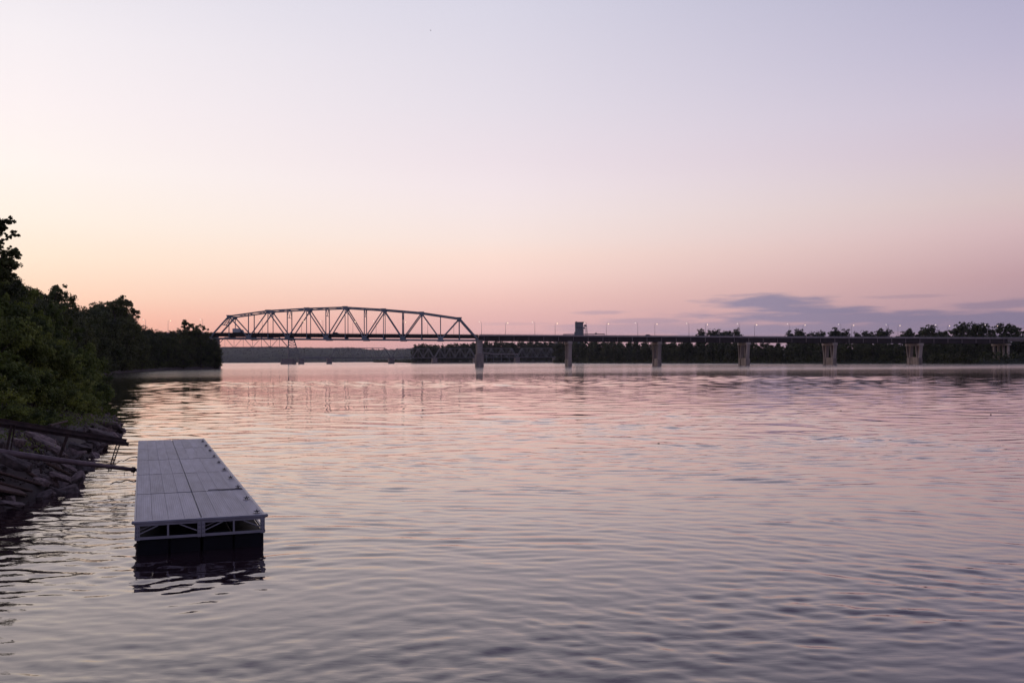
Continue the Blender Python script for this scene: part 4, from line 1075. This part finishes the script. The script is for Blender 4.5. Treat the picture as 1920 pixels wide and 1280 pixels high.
while px < 1062:
    for row in range(2):
        ty = float(np.interp(px, [780, 788, 800, 815, 845, 870, 900, 960, 1062], [650, 644, 645, 648, 645, 644, 642, 641.5, 641])) + random.uniform(-1.5, 2.5) + (3 if row == 0 else 0)
        Y = 2040 + row * 40 + random.uniform(-10, 10)
        rtree(px + random.uniform(-3, 3), Y, ty, None, 'hazy tree in the wood on the point behind the railway trusses', 'hazy trees on the point behind the railway')
    px += 7.5
for (px, ty) in ((776, 652), (781, 648)): rtree(px, 2050, ty, None, 'hazy tree in the wood on the point behind the railway trusses', 'hazy trees on the point behind the railway')

def brush(name, line, n, h, size, m, label, setb=2, wid=10):
    Q = []; L = [Vector(p) for p in line]; seg = [(a, b, (b - a).length) for a, b in zip(L, L[1:])]; tot = sum(t for _, _, t in seg)
    for a, b, t in seg:
        k = int(n * t / tot); u = rng.uniform(0, 1, (k, 1)); base = np.array(a)[None] * (1 - u) + np.array(b)[None] * u
        nn = np.array([mnoise.noise(Vector((x[0] * .12, x[1] * .12, 5))) for x in base])
        off = np.stack([rng.normal(0, 1, k), setb + rng.uniform(0, wid, k), .4 + h * (.65 + .8 * nn) * rng.uniform(0, 1, k) ** .8], 1)
        Q.append(leaf_quads(base + off, rng.normal(0, 1, (k, 3)), size))
    tag(link(name, quads(name, np.concatenate(Q), M[m])), label, kind='stuff')
brush('undergrowth', RBp[:11], 26000, 9, .85, 'leaf_far', 'dark undergrowth filling the foot of the far right wood', 3, 26)
brush('willow_brush', CB, 9000, 9, 1.1, 'leaf_far', 'hazy undergrowth along the foot of the far point', 3, 20)
brush('bank_undergrowth', [Vector((shore_x(y) - 3, y, .5)) for y in range(280, 780, 20)], 16000, 7, .4, 'leaf_mid', 'dark undergrowth along the foot of the left bluff', -2, 6)
# distant bluffs: one wooded mass
def hills():
    prof = [(-200, 640), (300, 648), (395, 652.5), (440, 651.5), (500, 650.5), (560, 651.5), (620, 653), (660, 652.5), (700, 656), (740, 656), (780, 654), (900, 652), (1200, 655), (2200, 655)]
    Yb = 5200; nx, nz = 420, 16; V = np.zeros((nx, nz, 3)); pts = []
    for i in range(nx):
        px = -200 + 2400 * i / (nx - 1); top = P(px, np.interp(px, [a for a, b in prof], [b for a, b in prof]), Yb + 500).z
        for j in range(nz):
            u = j / (nz - 1); x = P(px, 680, Yb).x; z = -2 + (top + 2) * math.sin(u * math.pi / 2) ** .8; y = Yb + 500 * u
            z += mnoise.noise(Vector((x * .004, y * .006, 0))) * 7 * u + mnoise.noise(Vector((x * .04, y * .04, 0))) * 3 * u
            V[i, j] = (x * (y / Yb), y, z)
    tag(link('distant_hills', grid_mesh('distant_hills', V[::-1].copy(), nx, nz, M['leaf_hill'])), 'low blue grey bluffs along the horizon', kind='structure')
    C_ = V[:, 1:].reshape(-1, 3); C_ = C_[rng.integers(0, len(C_), 26000)] + rng.normal(0, 1, (26000, 3)) * np.array([7, 12, 2.2])
    tag(link('distant_forest', quads('distant_forest', leaf_quads(C_, np.zeros_like(C_), 3.4), M['leaf_hill'])), 'unbroken distant forest covering the horizon bluffs', kind='stuff')
hills()

# grain elevator behind the wood
def elevator():
    Y = 1650; g = P(1085, 670, Y); gz = 2; root = thing('grain_elevator', 'tall square grain tower standing above the viaduct in the centre', 'building', (g.x, Y, gz))
    def X(px): return P(px, 640, Y).x - g.x
    def Z(py): return P(1085, py, Y).z - gz
    c = M['elevator']
    MB().box((X(1079.2), 0, 0), (X(1093.8), 13, Z(605))).build('tower', c, root, bevel=.3)
    MB().box((X(1079), -.6, Z(605)), (X(1096.5), 13.6, Z(603.4))).build('roof_slab', c, root)
    MB().box((X(1080), 2, Z(603.4)), (X(1082), 5, Z(602.2))).build('roof_vent', c, root)
    for i in range(3): MB().box((X(1081.5 + i * 4), -.12, Z(615)), (X(1083 + i * 4), -.0, Z(613))).build('window', M['glass'], root)
    MB().box((X(1077.6), 1, 0), (X(1079.1), 12, Z(622))).build('side_bin', c, root)
    MB().box((X(1073), 4, 0), (X(1079), 14, Z(631))).build('silo_base', c, root)
    le = MB().tube([(X(1098.2), 6, Z(611.5)), (X(1098.2), 6, Z(609.5)), (X(1098.2), 6, Z(608.3))], [2.6, 2.4, .6], 12).build('head_house', c, root)
    for dx_, d2 in ((-2.4, -3.2), (0, 0), (2.2, 4.4)): MB().bar((X(1098.2) + d2, 6, Z(640)), (X(1098.2) + dx_, 6, Z(611.5)), .7, .7).build('leg_pipe', M['rail'], root)
    MB().box((X(1094), 5.5, Z(616)), (X(1097.6), 6.5, Z(613.5))).build('bridge_chute', c, root)
    MB().box((X(1056), -2, Z(627.6)), (X(1134), 0, Z(625.8))).build('conveyor_gallery', c, root)
    MB().tube([(X(1117.5), -1, Z(625.8)), (X(1117.5), -1, Z(624))], 1.5, 10).build('drive_drum', c, root)
    for px in (1057, 1075, 1112, 1133): MB().bar((X(px), -1, 0), (X(px), -1, Z(627.6)), .7, .7).build('gallery_leg', c, root)
elevator()
# tall pale column between the viaduct and the wood
p = P(1043, 660, 1880); z1 = P(1043, 640, 1880).z
cb = thing('concrete_column', 'pale square column above the right end of the railway trusses', 'column', (p.x, 1880, 2))
MB().box((-2.0, -2, 0), (2.0, 2, z1 + 3)).build('shaft', M['concrete'], cb); MB().box((-2.6, -2.6, z1 + 3), (2.6, 2.6, z1 + 4)).build('cap', M['concrete'], cb)
# pale inclined gallery behind the railway
def gallery():
    Y = 1990; a, m_, b = P(904, 660.5, Y), P(925, 663.5, Y), P(972, 663.6, Y); o = (a.x, Y, 0); r = thing('conveyor', 'pale sloping loading gallery behind the railway truss right of the gauge pier', 'conveyor', o); O = Vector(o)
    MB().bar(a - O, m_ - O, 2, 1.8).build('gallery', M['fascia'], r); MB().bar(m_ - O, b - O, 2, 1.8).build('gallery', M['fascia'], r)
    for px in (912, 925, 940, 955, 970): q = P(px, 663.6, Y) - O; MB().bar((q.x, 0, 2), (q.x, 0, q.z - .9), .8, .8).build('support_leg', M['rail'], r)
gallery()

# bits of driftwood on the water
for (px, py, lab) in ((1235, 832, 'speck of driftwood floating in mid river'), (1577, 770, 'driftwood speck far out toward the fourth pier'), (1858, 777, 'driftwood speck near the right edge of the river')):
    g = G(px, py); o = MB().tube([(-.22, 0, 0), (-.05, .02, .05), (.2, 0, .03)], [.05, .09, .04], 6).build('driftwood', M['bark']); o.location = (g.x, g.y, .02); o.scale = (.35,) * 3; tag(o, lab, 'driftwood')
# a bird high in the sky
b_ = P(808, 58, 90); bd = MB().add([(-.22, 0, 0), (.2, 0, .02), (.05, .05, .0), (-.05, -.04, 0), (.0, .5, .16), (-.08, .5, .17), (.0, -.5, .16), (-.08, -.5, .17), (0, 0, -.06)],
    [(0, 3, 8), (0, 8, 2), (1, 8, 3), (1, 2, 8), (0, 2, 1, 3), (2, 4, 5), (3, 7, 6), (2, 5, 0), (3, 0, 7)]).build('bird', M['bark']); bd.location = b_; bd.scale = (.3,) * 3; tag(bd, 'tiny dark bird high in the sky left of centre', 'bird')

# ------------------------------------------------------------------ haze
HAZE = 2.2e-5
hm = bpy.data.materials.new('haze'); hm.use_nodes = True; T = hm.node_tree
for n in list(T.nodes): T.nodes.remove(n)
pv = T.nodes.new('ShaderNodeVolumePrincipled'); pv.inputs['Color'].default_value = (.93, .90, 1, 1); pv.inputs['Density'].default_value = HAZE; pv.inputs['Anisotropy'].default_value = .2
ou = T.nodes.new('ShaderNodeOutputMaterial'); T.links.new(pv.outputs[0], ou.inputs['Volume'])
hz = MB().box((-15000, -1500, -4), (15000, 15000, 125)).build('haze', hm); tag(hz, 'thin evening haze over the river', kind='stuff')
for p in list(sc.objects):
    if p.parent is None and p.get('label') in ('tree', 'lamp', 'shrub'):
        for c in list(p.children): bpy.data.objects.remove(c)
        bpy.data.objects.remove(p)
